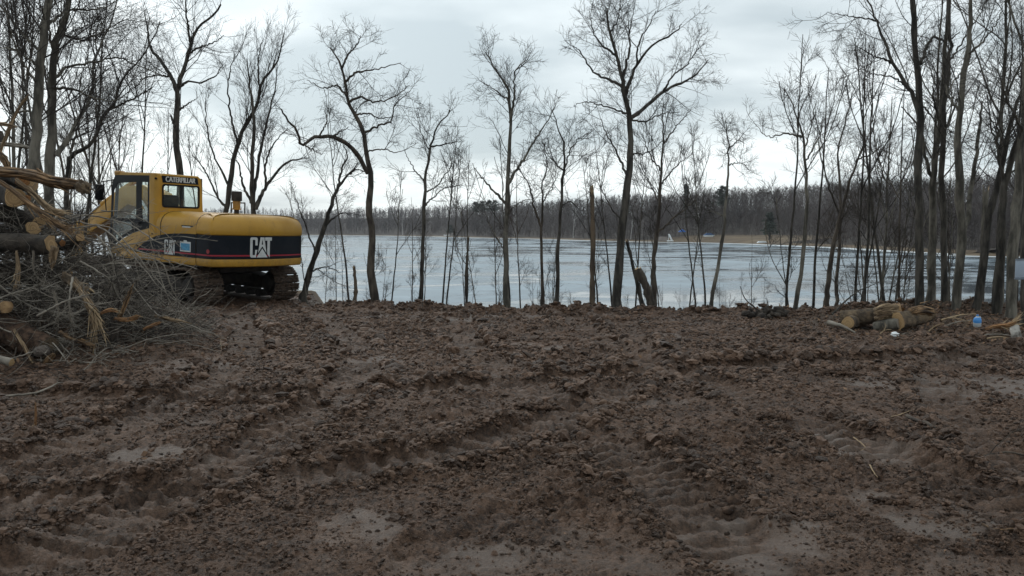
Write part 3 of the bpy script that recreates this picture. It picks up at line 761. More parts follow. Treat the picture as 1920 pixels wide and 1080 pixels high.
traced_tree('bare_tree', 'dark tree leaning over to the right just past the excavator', 'tree', 20.5,
    [(16, 3, [(566, 560), (572, 536), (591, 478), (608, 428), (622, 383), (638, 347), (655, 325), (672, 305)]),
     (6, 2, [(632, 358), (640, 320), (652, 290), (640, 265)]), (5, 2, [(611, 420), (640, 400), (655, 402)]), (4, 1.5, [(592, 474), (575, 430), (560, 390), (548, 350)]),
     (4, 1.5, [(580, 510), (610, 500), (640, 512)]), (5, 2, [(655, 325), (668, 318), (684, 322)])], 1.1, 7, 'bark_dark', 'twig', 1.1, 0.45)
traced_tree('bare_tree', 'crooked tree with an S-bent trunk and long elbowed limb over the lake', 'tree', 19.0,
    [(20, 4, [(707, 572), (703, 556), (694, 522), (698, 472), (697, 422), (691, 383), (696, 333), (688, 294), (683, 250), (663, 214), (651, 183), (647, 150), (633, 111), (619, 89)]),
     (11, 4, [(690, 324), (669, 289), (647, 267), (619, 255), (588, 259), (566, 270), (556, 245), (540, 224), (528, 205)]),
     (6, 2, [(683, 250), (705, 238), (733, 226), (742, 196), (770, 170)]), (6, 2, [(653, 190), (675, 182), (700, 190), (735, 183), (768, 160)]),
     (6, 2, [(648, 152), (670, 135), (705, 130), (752, 118)]), (5, 2, [(650, 180), (630, 160), (605, 165), (575, 150)]), (5, 2, [(640, 130), (655, 100), (672, 80), (676, 66)]),
     (4, 1.5, [(687, 285), (715, 280), (745, 285), (785, 268)]), (5, 2, [(665, 217), (690, 212), (712, 222), (750, 216)]), (4, 1.5, [(566, 270), (590, 282), (604, 290)]),
     (4, 1.5, [(596, 257), (612, 232), (610, 205)]), (4, 1.5, [(625, 256), (640, 245), (655, 238)])], 1.15, 8, 'bark_brown', 'twig', 1.25, 0.55, wig=0.17, upb=0.03, burl=0.05)
traced_tree('bare_tree', 'straight slim dark tree standing alone right of the S-bent tree', 'tree', 18.6,
    [(11, 3, [(791, 572), (791, 540), (792, 472), (796, 383), (799, 317), (811, 267), (819, 239), (844, 206)]),
     (4, 1.5, [(797, 386), (812, 370), (838, 352), (866, 348)]), (3.5, 1.5, [(801, 360), (822, 345), (845, 315), (855, 300)]), (3.5, 1.5, [(795, 340), (775, 315), (760, 285)]),
     (4, 1.5, [(809, 275), (835, 270), (866, 264)]), (3, 1.5, [(806, 285), (790, 250), (780, 215)])], 1.0, 9, 'bark_dark', 'twig', 1.2, 0.4, upb=0.08)
traced_tree('bare_tree', 'tall upright tree with two tall leaders and a low left limb', 'tree', 18.0,
    [(15, 3, [(949, 584), (949, 560), (948, 472), (949, 383), (954, 311), (957, 222), (952, 167), (932, 133), (910, 98)]),
     (8, 2.5, [(953, 345), (968, 318), (982, 300), (999, 267), (1020, 236), (1043, 194)]), (6, 2, [(947, 380), (925, 358), (905, 335), (888, 314)]),
     (6, 2, [(956, 230), (964, 180), (966, 135), (990, 112)]), (4, 1.5, [(955, 190), (930, 170), (903, 153)]), (4, 1.5, [(947, 470), (920, 425), (908, 388)]),
     (4, 1.5, [(950, 400), (975, 380), (1000, 372)])], 1.05, 10, 'bark_grey', 'twig', 1.25, 0.4, upb=0.09)
traced_tree('bare_tree', 'slim pale tree forking low, between two darker upright trunks', 'tree', 19.2,
    [(9, 2, [(1017, 584), (1016, 530), (1016, 472), (1015, 430), (1018, 383), (1016, 350), (1025, 310), (1020, 270)]),
     (6, 2, [(1015, 425), (1002, 389), (993, 350), (974, 317)]), (3, 1, [(1018, 380), (1040, 340), (1040, 300)])], 0.9, 11, 'bark_brown', 'twig_brown', 1.1, 0.5, upb=0.09)
traced_tree('bare_tree', 'dark slim tree with a fanned crown left of the broken snag', 'tree', 18.6,
    [(10, 2, [(1044, 584), (1045, 530), (1046, 472), (1052, 378), (1057, 317), (1058, 275), (1045, 238), (1035, 205)]),
     (5, 1.5, [(1054, 350), (1063, 302), (1078, 268), (1105, 248)]), (4, 1.5, [(1050, 388), (1070, 378), (1084, 392)]), (4, 1.5, [(1056, 320), (1035, 300), (1020, 280)])], 1.0, 12, 'bark_dark', 'twig', 1.25, 0.45, upb=0.09)
traced_tree('oak_tree', 'biggest bare oak, thick leaning trunk and wide twiggy crown', 'tree', 17.6,
    [(22, 5, [(1156, 588), (1157, 560), (1160, 500), (1168, 417), (1178, 333), (1183, 278), (1181, 222), (1171, 178), (1164, 139), (1154, 100), (1143, 56), (1138, 15)]),
     (10, 3, [(1182, 224), (1204, 206), (1243, 172), (1282, 153), (1304, 140), (1328, 112)]), (9, 3, [(1172, 182), (1180, 155), (1193, 122), (1227, 83), (1262, 62), (1278, 45)]),
     (7, 2, [(1166, 145), (1180, 100), (1180, 60), (1190, 15)]), (7, 2, [(1168, 163), (1138, 147), (1112, 134), (1090, 100), (1074, 85)]), (6, 2, [(1176, 330), (1160, 294), (1140, 255), (1125, 220)]),
     (5, 2, [(1177, 215), (1150, 205), (1110, 192), (1080, 195)]), (5, 2, [(1184, 225), (1210, 228), (1240, 214), (1275, 210)]), (6, 2, [(1156, 105), (1130, 85), (1112, 60), (1105, 20)]),
     (4, 2, [(1145, 62), (1160, 30), (1164, 0)]), (5, 2, [(1194, 122), (1196, 85), (1215, 50), (1230, 20)]), (5, 2, [(1243, 172), (1262, 142), (1290, 118), (1310, 90)]), (4, 1.5, [(1180, 290), (1215, 285), (1245, 262)]), (4, 1.5, [(1169, 420), (1140, 380), (1120, 340)])],
    1.2, 13, 'bark_dark', 'twig', 1.6, 0.5, wig=0.14, upb=0.05)
traced_tree('bare_tree', 'tree with feathery upswept twigs and a long low limb, beside the cut leaning stub', 'tree', 19.0,
    [(13, 2.5, [(1226, 588), (1226, 530), (1227, 472), (1236, 400), (1238, 350), (1241, 311), (1243, 250), (1242, 215)]),
     (5, 1.5, [(1233, 436), (1260, 411), (1288, 389), (1306, 370), (1322, 345)]), (4, 1.5, [(1239, 345), (1270, 310), (1300, 285)]), (4, 1.5, [(1240, 320), (1215, 285), (1205, 250)]),
     (4, 1.5, [(1243, 270), (1270, 235), (1300, 200)]), (3.5, 1.5, [(1237, 380), (1215, 340), (1200, 320)])], 1.15, 14, 'bark_brown', 'twig', 1.35, 0.35, upb=0.12, ang=0.65)
traced_tree('bare_tree', 'slim tree leaning right with a small brushy top, alone by the open ice', 'tree', 18.4,
    [(10, 2, [(1332, 586), (1335, 560), (1349, 489), (1357, 417), (1363, 356), (1366, 306), (1366, 267), (1360, 225)]),
     (3, 1, [(1358, 405), (1340, 398), (1328, 394)]), (3, 1, [(1366, 310), (1385, 305), (1405, 316)]), (3, 1, [(1366, 280), (1385, 262), (1395, 250)])], 0.62, 15, 'bark_grey', 'twig', 1.7, 0.66, upb=0.04)
# right-hand wood
traced_tree('bare_tree', 'leaning tree with a long level left limb at the open edge of the wood', 'tree', 17.8,
    [(11, 2.5, [(1490, 590), (1494, 560), (1507, 464), (1513, 379), (1510, 305), (1504, 257), (1492, 214), (1470, 165)]),
     (5, 1.5, [(1503, 258), (1475, 250), (1440, 256), (1417, 236)]), (4, 1.5, [(1511, 300), (1535, 260), (1545, 220)]), (3.5, 1.5, [(1508, 280), (1520, 240), (1530, 190)])], 1.0, 16, 'bark_grey', 'twig_brown', 1.2, 0.45, upb=0.1)
traced_tree('bare_tree', 'tree of two crossing stems sweeping right at the edge of the wood', 'tree', 18.4,
    [(14, 2.5, [(1547, 590), (1550, 550), (1562, 464), (1583, 379), (1608, 299), (1635, 240)]),
     (9, 2, [(1568, 590), (1568, 540), (1577, 397), (1571, 293), (1590, 210), (1600, 170)]), (5, 1.5, [(1575, 400), (1550, 340), (1545, 270), (1560, 200)]), (4, 1.5, [(1608, 299), (1640, 285), (1670, 250)])], 1.0, 17, 'bark_brown', 'twig_brown', 1.2, 0.4, upb=0.1)
traced_tree('bare_tree', 'tall dark trunk with torn bark near its foot and a long limb arching left', 'tree', 16.0,
    [(21, 12, [(1725, 596), (1724, 560), (1724, 464), (1722, 305), (1724, 183), (1715, 73), (1711, 0), (1710, -80)]),
     (9, 3, [(1722, 203), (1705, 165), (1675, 122), (1655, 70), (1644, 37), (1626, 0), (1615, -40)]), (4, 1.5, [(1700, 160), (1670, 144), (1635, 138), (1600, 125)]), (4, 1.5, [(1646, 40), (1605, 32), (1550, 24)]),
     (8, 3, [(1726, 120), (1738, 85), (1752, 70), (1775, 76), (1800, 60)]), (5, 2, [(1672, 118), (1640, 105), (1610, 90)]), (5, 2, [(1725, 190), (1745, 215), (1775, 240), (1790, 250)])], 1.3, 18, 'bark_dark', 'twig', 1.0, 0.4, depth=0.8)
traced_tree('bare_tree', 'grey forked trunk close behind the tall dark one', 'tree', 16.8,
    [(19, 8, [(1742, 596), (1744, 560), (1748, 428), (1748, 330), (1760, 250), (1768, 140), (1774, 40), (1780, -60)]),
     (9, 3, [(1748, 335), (1733, 290), (1725, 240), (1690, 200)]), (5, 2, [(1764, 200), (1790, 150), (1830, 110)])], 1.3, 19, 'bark_grey', 'twig', 1.0, 0.35, depth=0.8)
traced_tree('bare_tree', 'mossy dark trunk with ivy-rough bark in the middle of the right wood', 'tree', 16.4,
    [(16, 8, [(1770, 596), (1770, 560), (1768, 420), (1766, 300), (1770, 200), (1780, 110), (1782, 60), (1776, -40)]),
     (7, 2, [(1767, 240), (1750, 190), (1752, 140)]), (5, 2, [(1778, 120), (1800, 85), (1830, 40), (1850, 0)])], 1.3, 20, 'bark_dark', 'twig', 1.0, 0.4, depth=0.8)
traced_tree('bare_tree', 'grey trunk forking into two tall wavering stems in the right wood', 'tree', 15.6,
    [(22, 8, [(1792, 604), (1794, 570), (1803, 428), (1797, 305), (1800, 200), (1815, 92), (1820, 30), (1822, -60)]),
     (13, 5, [(1800, 470), (1822, 350), (1835, 245), (1842, 190)]), (6, 2, [(1812, 105), (1850, 70), (1880, 20)]), (6, 2, [(1799, 210), (1775, 170), (1765, 120)])], 1.4, 21, 'bark_grey', 'twig', 1.0, 0.4, depth=0.8)
traced_tree('bare_tree', 'bowed trunk curving right above the blue jug', 'tree', 15.4,
    [(20, 6, [(1826, 606), (1832, 570), (1852, 415), (1872, 340), (1889, 256), (1908, 190), (1930, 130)]),
     (6, 2, [(1868, 350), (1900, 320), (1940, 310)]), (5, 2, [(1880, 300), (1860, 240), (1850, 180)])], 1.3, 22, 'bark_dark', 'twig', 1.0, 0.4, depth=0.8)
traced_tree('bare_tree', 'dark shaggy trunk leaning right beyond the blue jug', 'tree', 15.0,
    [(24, 9, [(1868, 612), (1870, 580), (1879, 397), (1890, 320), (1919, 238), (1945, 160)]),
     (7, 2, [(1886, 340), (1870, 280), (1875, 200), (1890, 120)])], 1.3, 23, 'bark_dark', 'twig', 0.9, 0.4, depth=0.8)
traced_tree('bare_tree', 'thick pale grey trunk next to the posted dark trunk', 'tree', 14.6,
    [(25, 15, [(1893, 620), (1895, 560), (1905, 400), (1915, 280), (1925, 150), (1935, 0), (1940, -80)]),
     (7, 2, [(1918, 250), (1890, 190), (1870, 130)])], 1.3, 24, 'bark_grey', 'twig', 0.9, 0.4, depth=0.8)
posted = traced_tree('bare_tree', 'black trunk carrying a pale blue white notice board', 'tree', 13.8,
    [(27, 18, [(1926, 630), (1926, 560), (1924, 400), (1930, 200), (1936, 0), (1938, -80)])], 1.3, 25, 'bark_dark', 'twig', 0.8, 0.5, depth=0.8)

# ------------------------------------------------------------------ procedural trees (copied) for the depth of the woods
def stem_tree(seed, hgt, r0, lean=0.08, nl=5, size=1.2, dens=1.0, t0=0.35, upb=0.12, wig=0.12, ang=0.7, bark='bark_grey', twig='twig'):
    rs = np.random.RandomState(seed)
    K = 24; t = np.linspace(0, 1, K)
    a = rs.rand() * 6.28
    bend = np.cumsum(np.cumsum(rs.randn(K, 2) * 0.035, 0) * 0.6 + rs.randn(K, 2) * 0.05, 0) * hgt * 0.028
    P = np.stack([lean * hgt * t * math.cos(a) + bend[:, 0] - bend[0, 0], lean * hgt * t * math.sin(a) + bend[:, 1] - bend[0, 1], hgt * t - 0.3], 1)
    Rr = r0 * (1 - 0.82 * t); Rr[0] *= 1.3
    L = [(P, Rr)]
    if nl:
        Q, RQ = sprout(rs, P[None], Rr[None], nl, t0, 0.85, ang * 0.8, 0.42, K, upb * 0.35, wig * 0.55, 0.01, rfac=0.7, lmax=hgt)
        L += [(Q[i], RQ[i]) for i in range(nl)]
    a1 = Acc()
    for i, (p, r) in enumerate(L): a1.add(*tubes(p[None], r[None], 7 if i == 0 else 5))
    a2 = Acc(); crown(rs, a2, L, size, dens, t0, upb, wig, ang=ang)
    return a1.mesh('trunk', M[bark]), a2.mesh('crown', M[twig])
TEMPL = [stem_tree(101, 11.5, 0.085, 0.06, 6, 1.7, 0.75, 0.3, bark='bark_grey'), stem_tree(102, 10, 0.07, 0.12, 5, 1.6, 0.75, 0.3, bark='bark_brown', twig='twig_brown'),
         stem_tree(103, 13, 0.10, 0.04, 6, 1.8, 0.7, 0.35, bark='bark_dark'), stem_tree(104, 9, 0.055, 0.1, 4, 1.3, 0.55, 0.35, bark='bark_dark', twig='twig_brown')]
SAPL = [stem_tree(201, 4.2, 0.022, 0.06, 2, 0.6, 0.42, 0.2, bark='bark_brown', twig='twig_brown'), stem_tree(202, 3.2, 0.017, 0.1, 2, 0.5, 0.42, 0.2, bark='bark_grey'),
        stem_tree(203, 5.2, 0.028, 0.05, 3, 0.7, 0.4, 0.25, bark='bark_dark'), stem_tree(204, 2.4, 0.013, 0.14, 2, 0.45, 0.5, 0.15, bark='bark_brown', twig='twig_brown')]
def place(tpl, name, label, group, x, y, s, rz, cat='tree'):
    e = empty(name, (x, y, gz(x, y)), (0, 0, rz))
    e.scale = (s, s, s)
    tag(e, label, cat, group)
    obj('trunk', tpl[0], e); obj('crown', tpl[1], e)
    return e
rnd = random.Random(5)
def X_of(px, Y): return (px - 960) / FPX * Y
for (px, Y, k, s) in [(20, 26, 0, 1.0), (-30, 22, 2, .95), (150, 29, 1, 1.0), (205, 31, 0, .85), (255, 28, 3, 1.0), (285, 33, 1, .95), (60, 32, 2, .9), (120, 24, 3, 1.1), (225, 25, 1, .8), (-80, 28, 0, 1.1), (0, 19, 3, .9), (310, 27, 3, .75), (175, 36, 2, .8), (385, 30, 3, .8), (-140, 24, 1, 1.1)]:
    place(TEMPL[k], 'bare_tree', ['Greyish', 'Brownish', 'Tall dark', 'Small dark'][k] + ' background tree in the thick wood behind the brush pile', 'wood behind the brush pile', X_of(px, Y), Y, s, rnd.uniform(0, 6.28))
for (px, Y, k, s) in [(1525, 20, 3, .8), (1620, 19, 3, .85), (1650, 24, 0, .7), (1675, 20, 3, .9), (1765, 22, 0, .9), (1890, 19, 0, .9), (1910, 26, 2, .9), (1960, 18, 0, 1.0), (1990, 22, 2, 1.0), (2030, 16, 1, 1.0), (1635, 30, 3, .9)]:
    place(TEMPL[k], 'bare_tree', ['Greyish', 'Brownish', 'Tall dark', 'Small dark'][k] + ' background tree inside the right wood behind the log heap', 'wood behind the log heap', X_of(px, Y), Y, s, rnd.uniform(0, 6.28))
BANKLAB = [(690, 'between the excavator and the S-bent tree'), (790, 'between the S-bent tree and the straight slim dark tree'), (948, 'between the straight slim dark tree and the two leader tree'), (1045, 'between the two leader tree and the fanned slim tree'),
           (1110, 'between the fanned slim tree and the tan snag'), (1158, 'between the tan snag and the big oak'), (1226, 'between the big oak and the feathery tree'), (1335, 'between the feathery tree and the brushy topped leaning tree'), (9999, 'between the brushy topped leaning tree and the right wood')]
for i in range(34):      # thin stems on the bank between the bigger trunks
    px = 590 + 24.5 * i + rnd.uniform(-14, 14); Y = rnd.uniform(17.6, 21.0)
    if px < 640: Y = rnd.uniform(19.5, 22)
    lab = next(t for lim, t in BANKLAB if px < lim)
    place(SAPL[rnd.randrange(4)], 'sapling', 'thin bank sapling ' + lab, 'saplings on the bank', X_of(px, Y), Y, rnd.uniform(0.55, 1.0), rnd.uniform(0, 6.28), 'sapling')
WOODLAB = [(1545, 'between the level limbed tree and the crossing stems'), (1600, 'behind the crossing stems tree'), (1660, 'behind the stubby yellow ended log'), (1725, 'between the crossing stems and the tall torn bark trunk'), (1770, 'behind the grey forked trunk'), (1830, 'between the mossy trunk and the bowed trunk'), (1885, 'behind the bowed trunk over the blue jug'), (9999, 'behind the notice board trunk')]
for i in range(24):
    px = rnd.uniform(1480, 1930); Y = rnd.uniform(16.0, 22)
    place(SAPL[rnd.randrange(4)], 'sapling', 'thin sapling in the right wood ' + next(t for lim, t in WOODLAB if px < lim), 'saplings in the right wood', X_of(px, Y), Y, rnd.uniform(0.7, 1.5), rnd.uniform(0, 6.28), 'sapling')
for i in range(14):
    px = rnd.uniform(-20, 330); Y = rnd.uniform(15.5, 26)
    if px > 170: Y = rnd.uniform(25, 30)
    place(SAPL[rnd.randrange(4)], 'sapling', 'thin sapling in the wood beyond the pile, ' + ('behind the paired grey trunks' if px < 130 else 'behind the cab' if px > 200 else 'beside the slender curving tree'), 'saplings beyond the brush pile', X_of(px, Y), Y, rnd.uniform(1.0, 1.7), rnd.uniform(0, 6.28), 'sapling')

for i in range(40):      # low shoots sprouting along the brink
    px = rnd.uniform(600, 1500); Y = rnd.uniform(16.9, 18.4)
    if px < 720: Y += 1.3
    place(SAPL[rnd.randrange(4)], 'twiggy_shoot', 'knee-high twiggy shoot sprouting along the crumbled brink', 'shoots along the brink', X_of(px, Y), Y, rnd.uniform(0.16, 0.36), rnd.uniform(0, 6.28), 'shoot')
# snags: broken or cut stems without crowns
def snag(name, label, Y, w0, w1, pts, material, seed, jag=0.12, sides=10, cat='tree stump'):
    rs = np.random.RandomState(seed)
    C = catmull(pts, 14)
    P = np.array([at(px, py, Y)[:] for px, py in C])
    g = gz(P[0, 0], P[0, 1]); P[0, 2] = min(P[0, 2], g - 0.1)
    r = np.linspace(w0, w1, 14) / 2 / FPX * Y * (1 + 0.07 * rs.randn(14))
    V, F = tubes(P[None], r[None], sides)
    V = V.reshape(14, sides, 3)
    V += rs.randn(14, sides, 1) * 0.006
    d = (P[-1] - P[-2]) / np.linalg.norm(P[-1] - P[-2])
    V[-1] += d[None] * (jag * rs.rand(sides, 1))
    V = V.reshape(-1, 3)
    top = len(V)
    V = np.vstack([V, (P[-1] - d * 0.02)[None]])
    a = (14 - 1) * sides + np.arange(sides); b = (14 - 1) * sides + (np.arange(sides) + 1) % sides
    root = np.array([P[0, 0], P[0, 1], g])
    e = empty(name, Vector(root))
    tag(e, label, cat)
    obj('stem', mesh_np('stem', V - root, F, M[material], True), e)
    obj('broken_top', mesh_np('broken_top', np.vstack([V[(13) * sides:13 * sides + sides], V[top:]]) - root + d * 0.003, np.stack([np.arange(sides), (np.arange(sides) + 1) % sides, np.full(sides, sides)], 1), M['pale_wood']), e)
    return e
snag('broken_snag', 'tan broken snag with a jagged top, bare of branches', 17.8, 11, 8, [(1111, 586), (1110, 530), (1112, 450), (1110, 368)], 'snag', 1, 0.25)
snag('leaning_stub', 'thick leaning trunk sawn off at waist height by the feathery tree', 17.4, 18, 15, [(1226, 588), (1214, 545), (1196, 505)], 'bark_brown', 2, 0.03)
snag('leaning_pole', 'thin broken pole leaning left against the cut stub', 17.8, 9, 5, [(1208, 588), (1192, 520), (1176, 455)], 'bark_dark', 3, 0.1)
snag('broken_sapling', 'short broken grey stem standing alone over the open ice', 18.0, 6, 4, [(875, 582), (874, 520), (878, 450)], 'bark_brown', 4, 0.1)
snag('broken_sapling', 'knee-high snapped stem between the S-bent tree and the leaning tree', 19.0, 8, 5, [(664, 574), (667, 540), (664, 505)], 'snag', 5, 0.12)
snag('snapped_snag', 'snapped trunk with a bright orange break inside the right wood', 17.4, 11, 10, [(1838, 600), (1843, 480), (1848, 368)], 'bark_grey', 6, 0.3)

# ------------------------------------------------------------------ forest across the lake: one mass
def shore_at(px):
    """index of the shore line seen at column px"""
    a = (px - 960) / FPX
    r = np.where(SHC[:, 1] > 60, SHC[:, 0] / np.maximum(SHC[:, 1], 1), 9)
    return int(np.argmin(np.abs(r - a)))
def build_forest():
    rs = np.random.RandomState(21)
    n = 8300
    px = rs.uniform(-150, 2150, n)
    idx = np.array([shore_at(p) for p in px])
    dist = np.linalg.norm(SHC[idx], axis=1)
    clear = (px > 1225) & (px < 1445)
    d0 = np.where(clear, 26, 5) + np.where((px > 690) & (px < 830), 9, 0)
    d = d0 + rs.rand(n) ** 1.6 * 190
    base = SHC[idx] + SHN[idx] * d[:, None]
    z = shore_h(SHS[idx], d)
    hgt = (14.5 + 3.6 * rs.rand(n) + 4.5 * np.clip((dist - 250) / 500, 0, 1)) * (1 + 0.12 * noise(px * 0.012, px * 0))
    hgt *= np.where(d < d0 + 8, 0.45 + 0.45 * rs.rand(n), 1)
    O = np.c_[base, z]
    acc = Acc()
    # trunks
    P = np.stack([O + np.c_[rs.randn(n, 2) * 0.25 * k, hgt * 0.8 * (k / 3.0)] for k in range(4)], 1)
    Rr = (0.035 + 0.05 * rs.rand(n))[:, None] * np.linspace(1.2, 0.3, 4)[None] * np.clip(dist / 330, 0.7, 1.6)[:, None]
    acc.add(*tubes(P, Rr, 3))
    # upswept boughs as thin blades
    nb = 52
    par = np.repeat(np.arange(n), nb)
    m = len(par)
    t = 0.03 + 0.93 * rs.rand(m) ** 0.75
    B = O[par] + np.c_[rs.randn(m, 2) * (1.1 * t * (1.1 - t) * 2.2)[:, None], hgt[par] * t]
    a = rs.rand(m) * 6.283; ele = np.radians(rs.uniform(28, 78, m))
    L = hgt[par] * (0.08 + 0.17 * rs.rand(m)) * (1.15 - 0.6 * t)
    D = np.stack([np.cos(a) * np.cos(ele), np.sin(a) * np.cos(ele), np.sin(ele)], 1)
    w = (0.045 + 0.06 * rs.rand(m)) * np.clip(dist[par] / 330, 0.6, 1.8)
    side = np.cross(D, rs.randn(m, 3)); side /= np.linalg.norm(side, axis=1)[:, None]
    V = np.stack([B - side * w[:, None], B + side * w[:, None], B + D * L[:, None]], 1).reshape(-1, 3)
    acc.add(V, np.arange(m * 3).reshape(-1, 3))
    tag(obj('far_forest', acc.mesh('far_forest', M['forest'], False)), 'dense leafless grey brown forest on the far shore', 'forest', None, 'stuff')
build_forest()
def far_pos(px, d):
    i = shore_at(px); p = SHC[i] + SHN[i] * d
    return np.array([p[0], p[1], float(shore_h(SHS[i], d))])
def far_pine(px, d, top_py, width, label, seed, rounded=False):
    rs = np.random.RandomState(seed)
    # solve for the ray through px at the ring's distance
    o = far_pos(px, d); Y = o[1]; o[0] = X_of(px, Y)
    H = at(px, top_py, Y).z - o[2]
    e = empty('pine_tree', Vector(o)); tag(e, label, 'pine', 'pines on the far shore')
    acc = Acc(); P = np.array([[[0, 0, 0], [0, 0, H * 0.5], [0, 0, H * 0.97]]]); acc.add(*tubes(P, np.array([[0.35, 0.22, 0.05]]), 6))
    obj('trunk', acc.mesh('trunk', M['bark_dark']), e)
    Vs, Fs = [], []; k = 0
    n = 520
    t = rs.rand(n)
    lo = 0.55 if rounded else 0.25
    zz = H * (lo + (1 - lo) * t)
    prof = np.sqrt(np.clip(1 - (2 * t - 1) ** 2, 0.02, 1)) if rounded else (1 - t) ** 0.8 + 0.08
    a = rs.rand(n) * 6.283; rr = width / 2 * prof * (0.35 + 0.75 * rs.rand(n)) * (0.7 + 0.3 * np.sin(t * 40))
    C = np.stack([np.cos(a) * rr, np.sin(a) * rr, zz - rr * 0.15], 1)
    s = 0.35 + 0.5 * rs.rand(n)
    T = C[:, None, :] + rs.randn(n, 3, 3) * s[:, None, None] * np.array([1, 1, 0.55])
    obj('crown', mesh_np('crown', T.reshape(-1, 3), np.arange(n * 3).reshape(-1, 3), M['pine']), e)
far_pine(1285, 60, 346, 5.5, 'spiky pine poking above the far skyline beside the brushy topped slim tree', 1)
far_pine(1352, 60, 349, 7, 'round topped pine above the far skyline', 2, True)
far_pine(1172, 70, 347, 7, 'pine on the far skyline partly behind the big oak', 3)
far_pine(1442, 14, 398, 5, 'dark conifer low on the far shore by the white rubble', 4)
far_pine(845, 14, 422, 9, 'small dark conifer at the water line of the far shore', 5)
for i, (px, tp) in enumerate([(893, 378), (905, 377), (918, 376), (928, 375)]):
    far_pine(px, 120, tp, 9, 'rounded pine in the row on the low far hilltop', 10 + i, True)
def far_birch(px, d, top_py, seed, label):
    rs = np.random.RandomState(seed)
    o = far_pos(px, d); Y = o[1]; o[0] = X_of(px, Y)
    H = at(px, top_py, Y).z - o[2]
    e = empty('birch_tree', Vector(o)); tag(e, label, 'birch', 'birches on the far shore')
    K = 24; t = np.linspace(0, 1, K)
    P = np.stack([0.06 * H * t ** 2 + 0.2 * np.sin(t * 5 + seed), 0 * t, H * t - 0.3], 1); r = 0.0105 * H * (1.2 - t)
    acc = Acc(); acc.add(*tubes(P[None], r[None], 6)); obj('trunk', acc.mesh('trunk', M['birch']), e)
    Q, RQ = sprout(rs, P[None], r[None], 9, 0.35, 1, 0.6, 0.3, 6, 0.1, 0.1, 0.05)
    a2 = Acc(); a2.add(*tubes(Q, RQ, 4)); Q2, R2 = sprout(rs, Q, RQ, 40, 0.2, 1, 0.7, 0.6, 4, 0.06, 0.12, 0.03); a2.add(*tubes(Q2, R2, 3))
    obj('crown', a2.mesh('crown', M['birch']), e)
far_birch(1307, 16, 378, 1, 'single white birch on the brown bank across the lake')
far_birch(747, 8, 396, 2, 'white birch stem left in a pair on the far shore')
far_birch(755, 8, 400, 3, 'white birch stem right in a pair on the far shore')
far_birch(1075, 9, 395, 4, 'faint white birch on the far shore behind the fanned slim tree')
far_birch(1183, 9, 400, 5, 'leaning white birch on the far shore beside the big oak')
far_birch(965, 9, 405, 6, 'thin white birch on the far shore by the tall two leader tree')

# ------------------------------------------------------------------ small solids
def solid_box(bm, c, s, rot=None):
    r = bmesh.ops.create_cube(bm, size=1.0)
    m = Matrix.Translation(Vector(c)) @ (rot if rot else Matrix()) @ Matrix.Diagonal((*s, 1))
    bmesh.ops.transform(bm, matrix=m, verts=r['verts'])
    return r['verts']
def solid_cyl(bm, a, b, r0, r1=None, seg=16, caps=True):
    a, b = Vector(a), Vector(b); d = b - a
    r = bmesh.ops.create_cone(bm, cap_ends=caps, segments=seg, radius1=r0, radius2=r0 if r1 is None else r1, depth=d.length)
    bmesh.ops.transform(bm, matrix=Matrix.Translation((a + b) / 2) @ d.to_track_quat('Z', 'Y').to_matrix().to_4x4(), verts=r['verts'])
    return r['verts']
def prism(bm, poly, axis, a, b):
    """poly in the plane across `axis` ('x','y','z'), extruded from a to b"""
    def mk(u, v, w):
        return {'x': (w, u, v), 'y': (u, w, v), 'z': (u, v, w)}[axis]
    A = [bm.verts.new(mk(u, v, a)) for u, v in poly]; B = [bm.verts.new(mk(u, v, b)) for u, v in poly]
    n = len(poly)
    bm.faces.new(A); bm.faces.new(B[::-1])
    for i in range(n):
        bm.faces.new((A[i], B[i], B[(i + 1) % n], A[(i + 1) % n]))
    return A + B
def finish(name, bm, m, parent=None, bevel=0.0, seg=2, smooth=False, loc=None, rot=None):
    bmesh.ops.recalc_face_normals(bm, faces=bm.faces)
    if bevel:
        ed = [e for e in bm.edges if len(e.link_faces) == 2 and e.calc_face_angle(0) > 0.6]
        bmesh.ops.bevel(bm, geom=ed, offset=bevel, segments=seg, profile=0.5, affect='EDGES', clamp_overlap=True)
    me = bpy.data.meshes.new(name); bm.to_mesh(me); bm.free()
    if smooth or bevel:
        for p in me.polygons: p.use_smooth = True
        try: me.set_sharp_from_angle(angle=R(35))
        except Exception: pass
    me.materials.append(m)
    return obj(name, me, parent, loc, rot)

# far shore furniture
M['tarp'] = mat('tarp', (0.02, 0.13, 0.5), 0.5, (0.03, 0.2, 0.62), 2)
M['white_paint'] = mat('white_paint', (0.78, 0.8, 0.8), 0.5, (0.66, 0.68, 0.68), 4)
M['grey_wall'] = mat('grey_wall', (0.22, 0.19, 0.17), 0.9, (0.3, 0.26, 0.24), 1)
M['metal_dark'] = mat('metal_dark', (0.03, 0.03, 0.032), 0.5, (0.05, 0.048, 0.046), 8)
def on_shore(name, px, d, label, cat):
    o = far_pos(px, d); Y = o[1]; o[0] = X_of(px, Y)
    return tag(empty(name, Vector(o)), label, cat)
e = on_shore('canopy_shelter', 1278, 19, 'bright blue canopy on thin poles on the far brown bank', 'canopy')
bm = bmesh.new(); prism(bm, [(-1.5, 2.3), (0, 3.3), (1.5, 2.3), (1.5, 2.2), (-1.5, 2.2)], 'y', -1.2, 1.2); finish('canopy', bm, M['tarp'], e)
for sx in (-1.4, 1.4):
    for sy in (-1.1, 1.1):
        bm = bmesh.new(); solid_cyl(bm, (sx, sy, -0.3), (sx, sy, 2.25), 0.06, seg=8); finish('pole', bm, M['metal_dark'], e)
e = on_shore('covered_boat', 1328, 20, 'boat under a dull blue cover at the wood edge across the lake', 'boat')
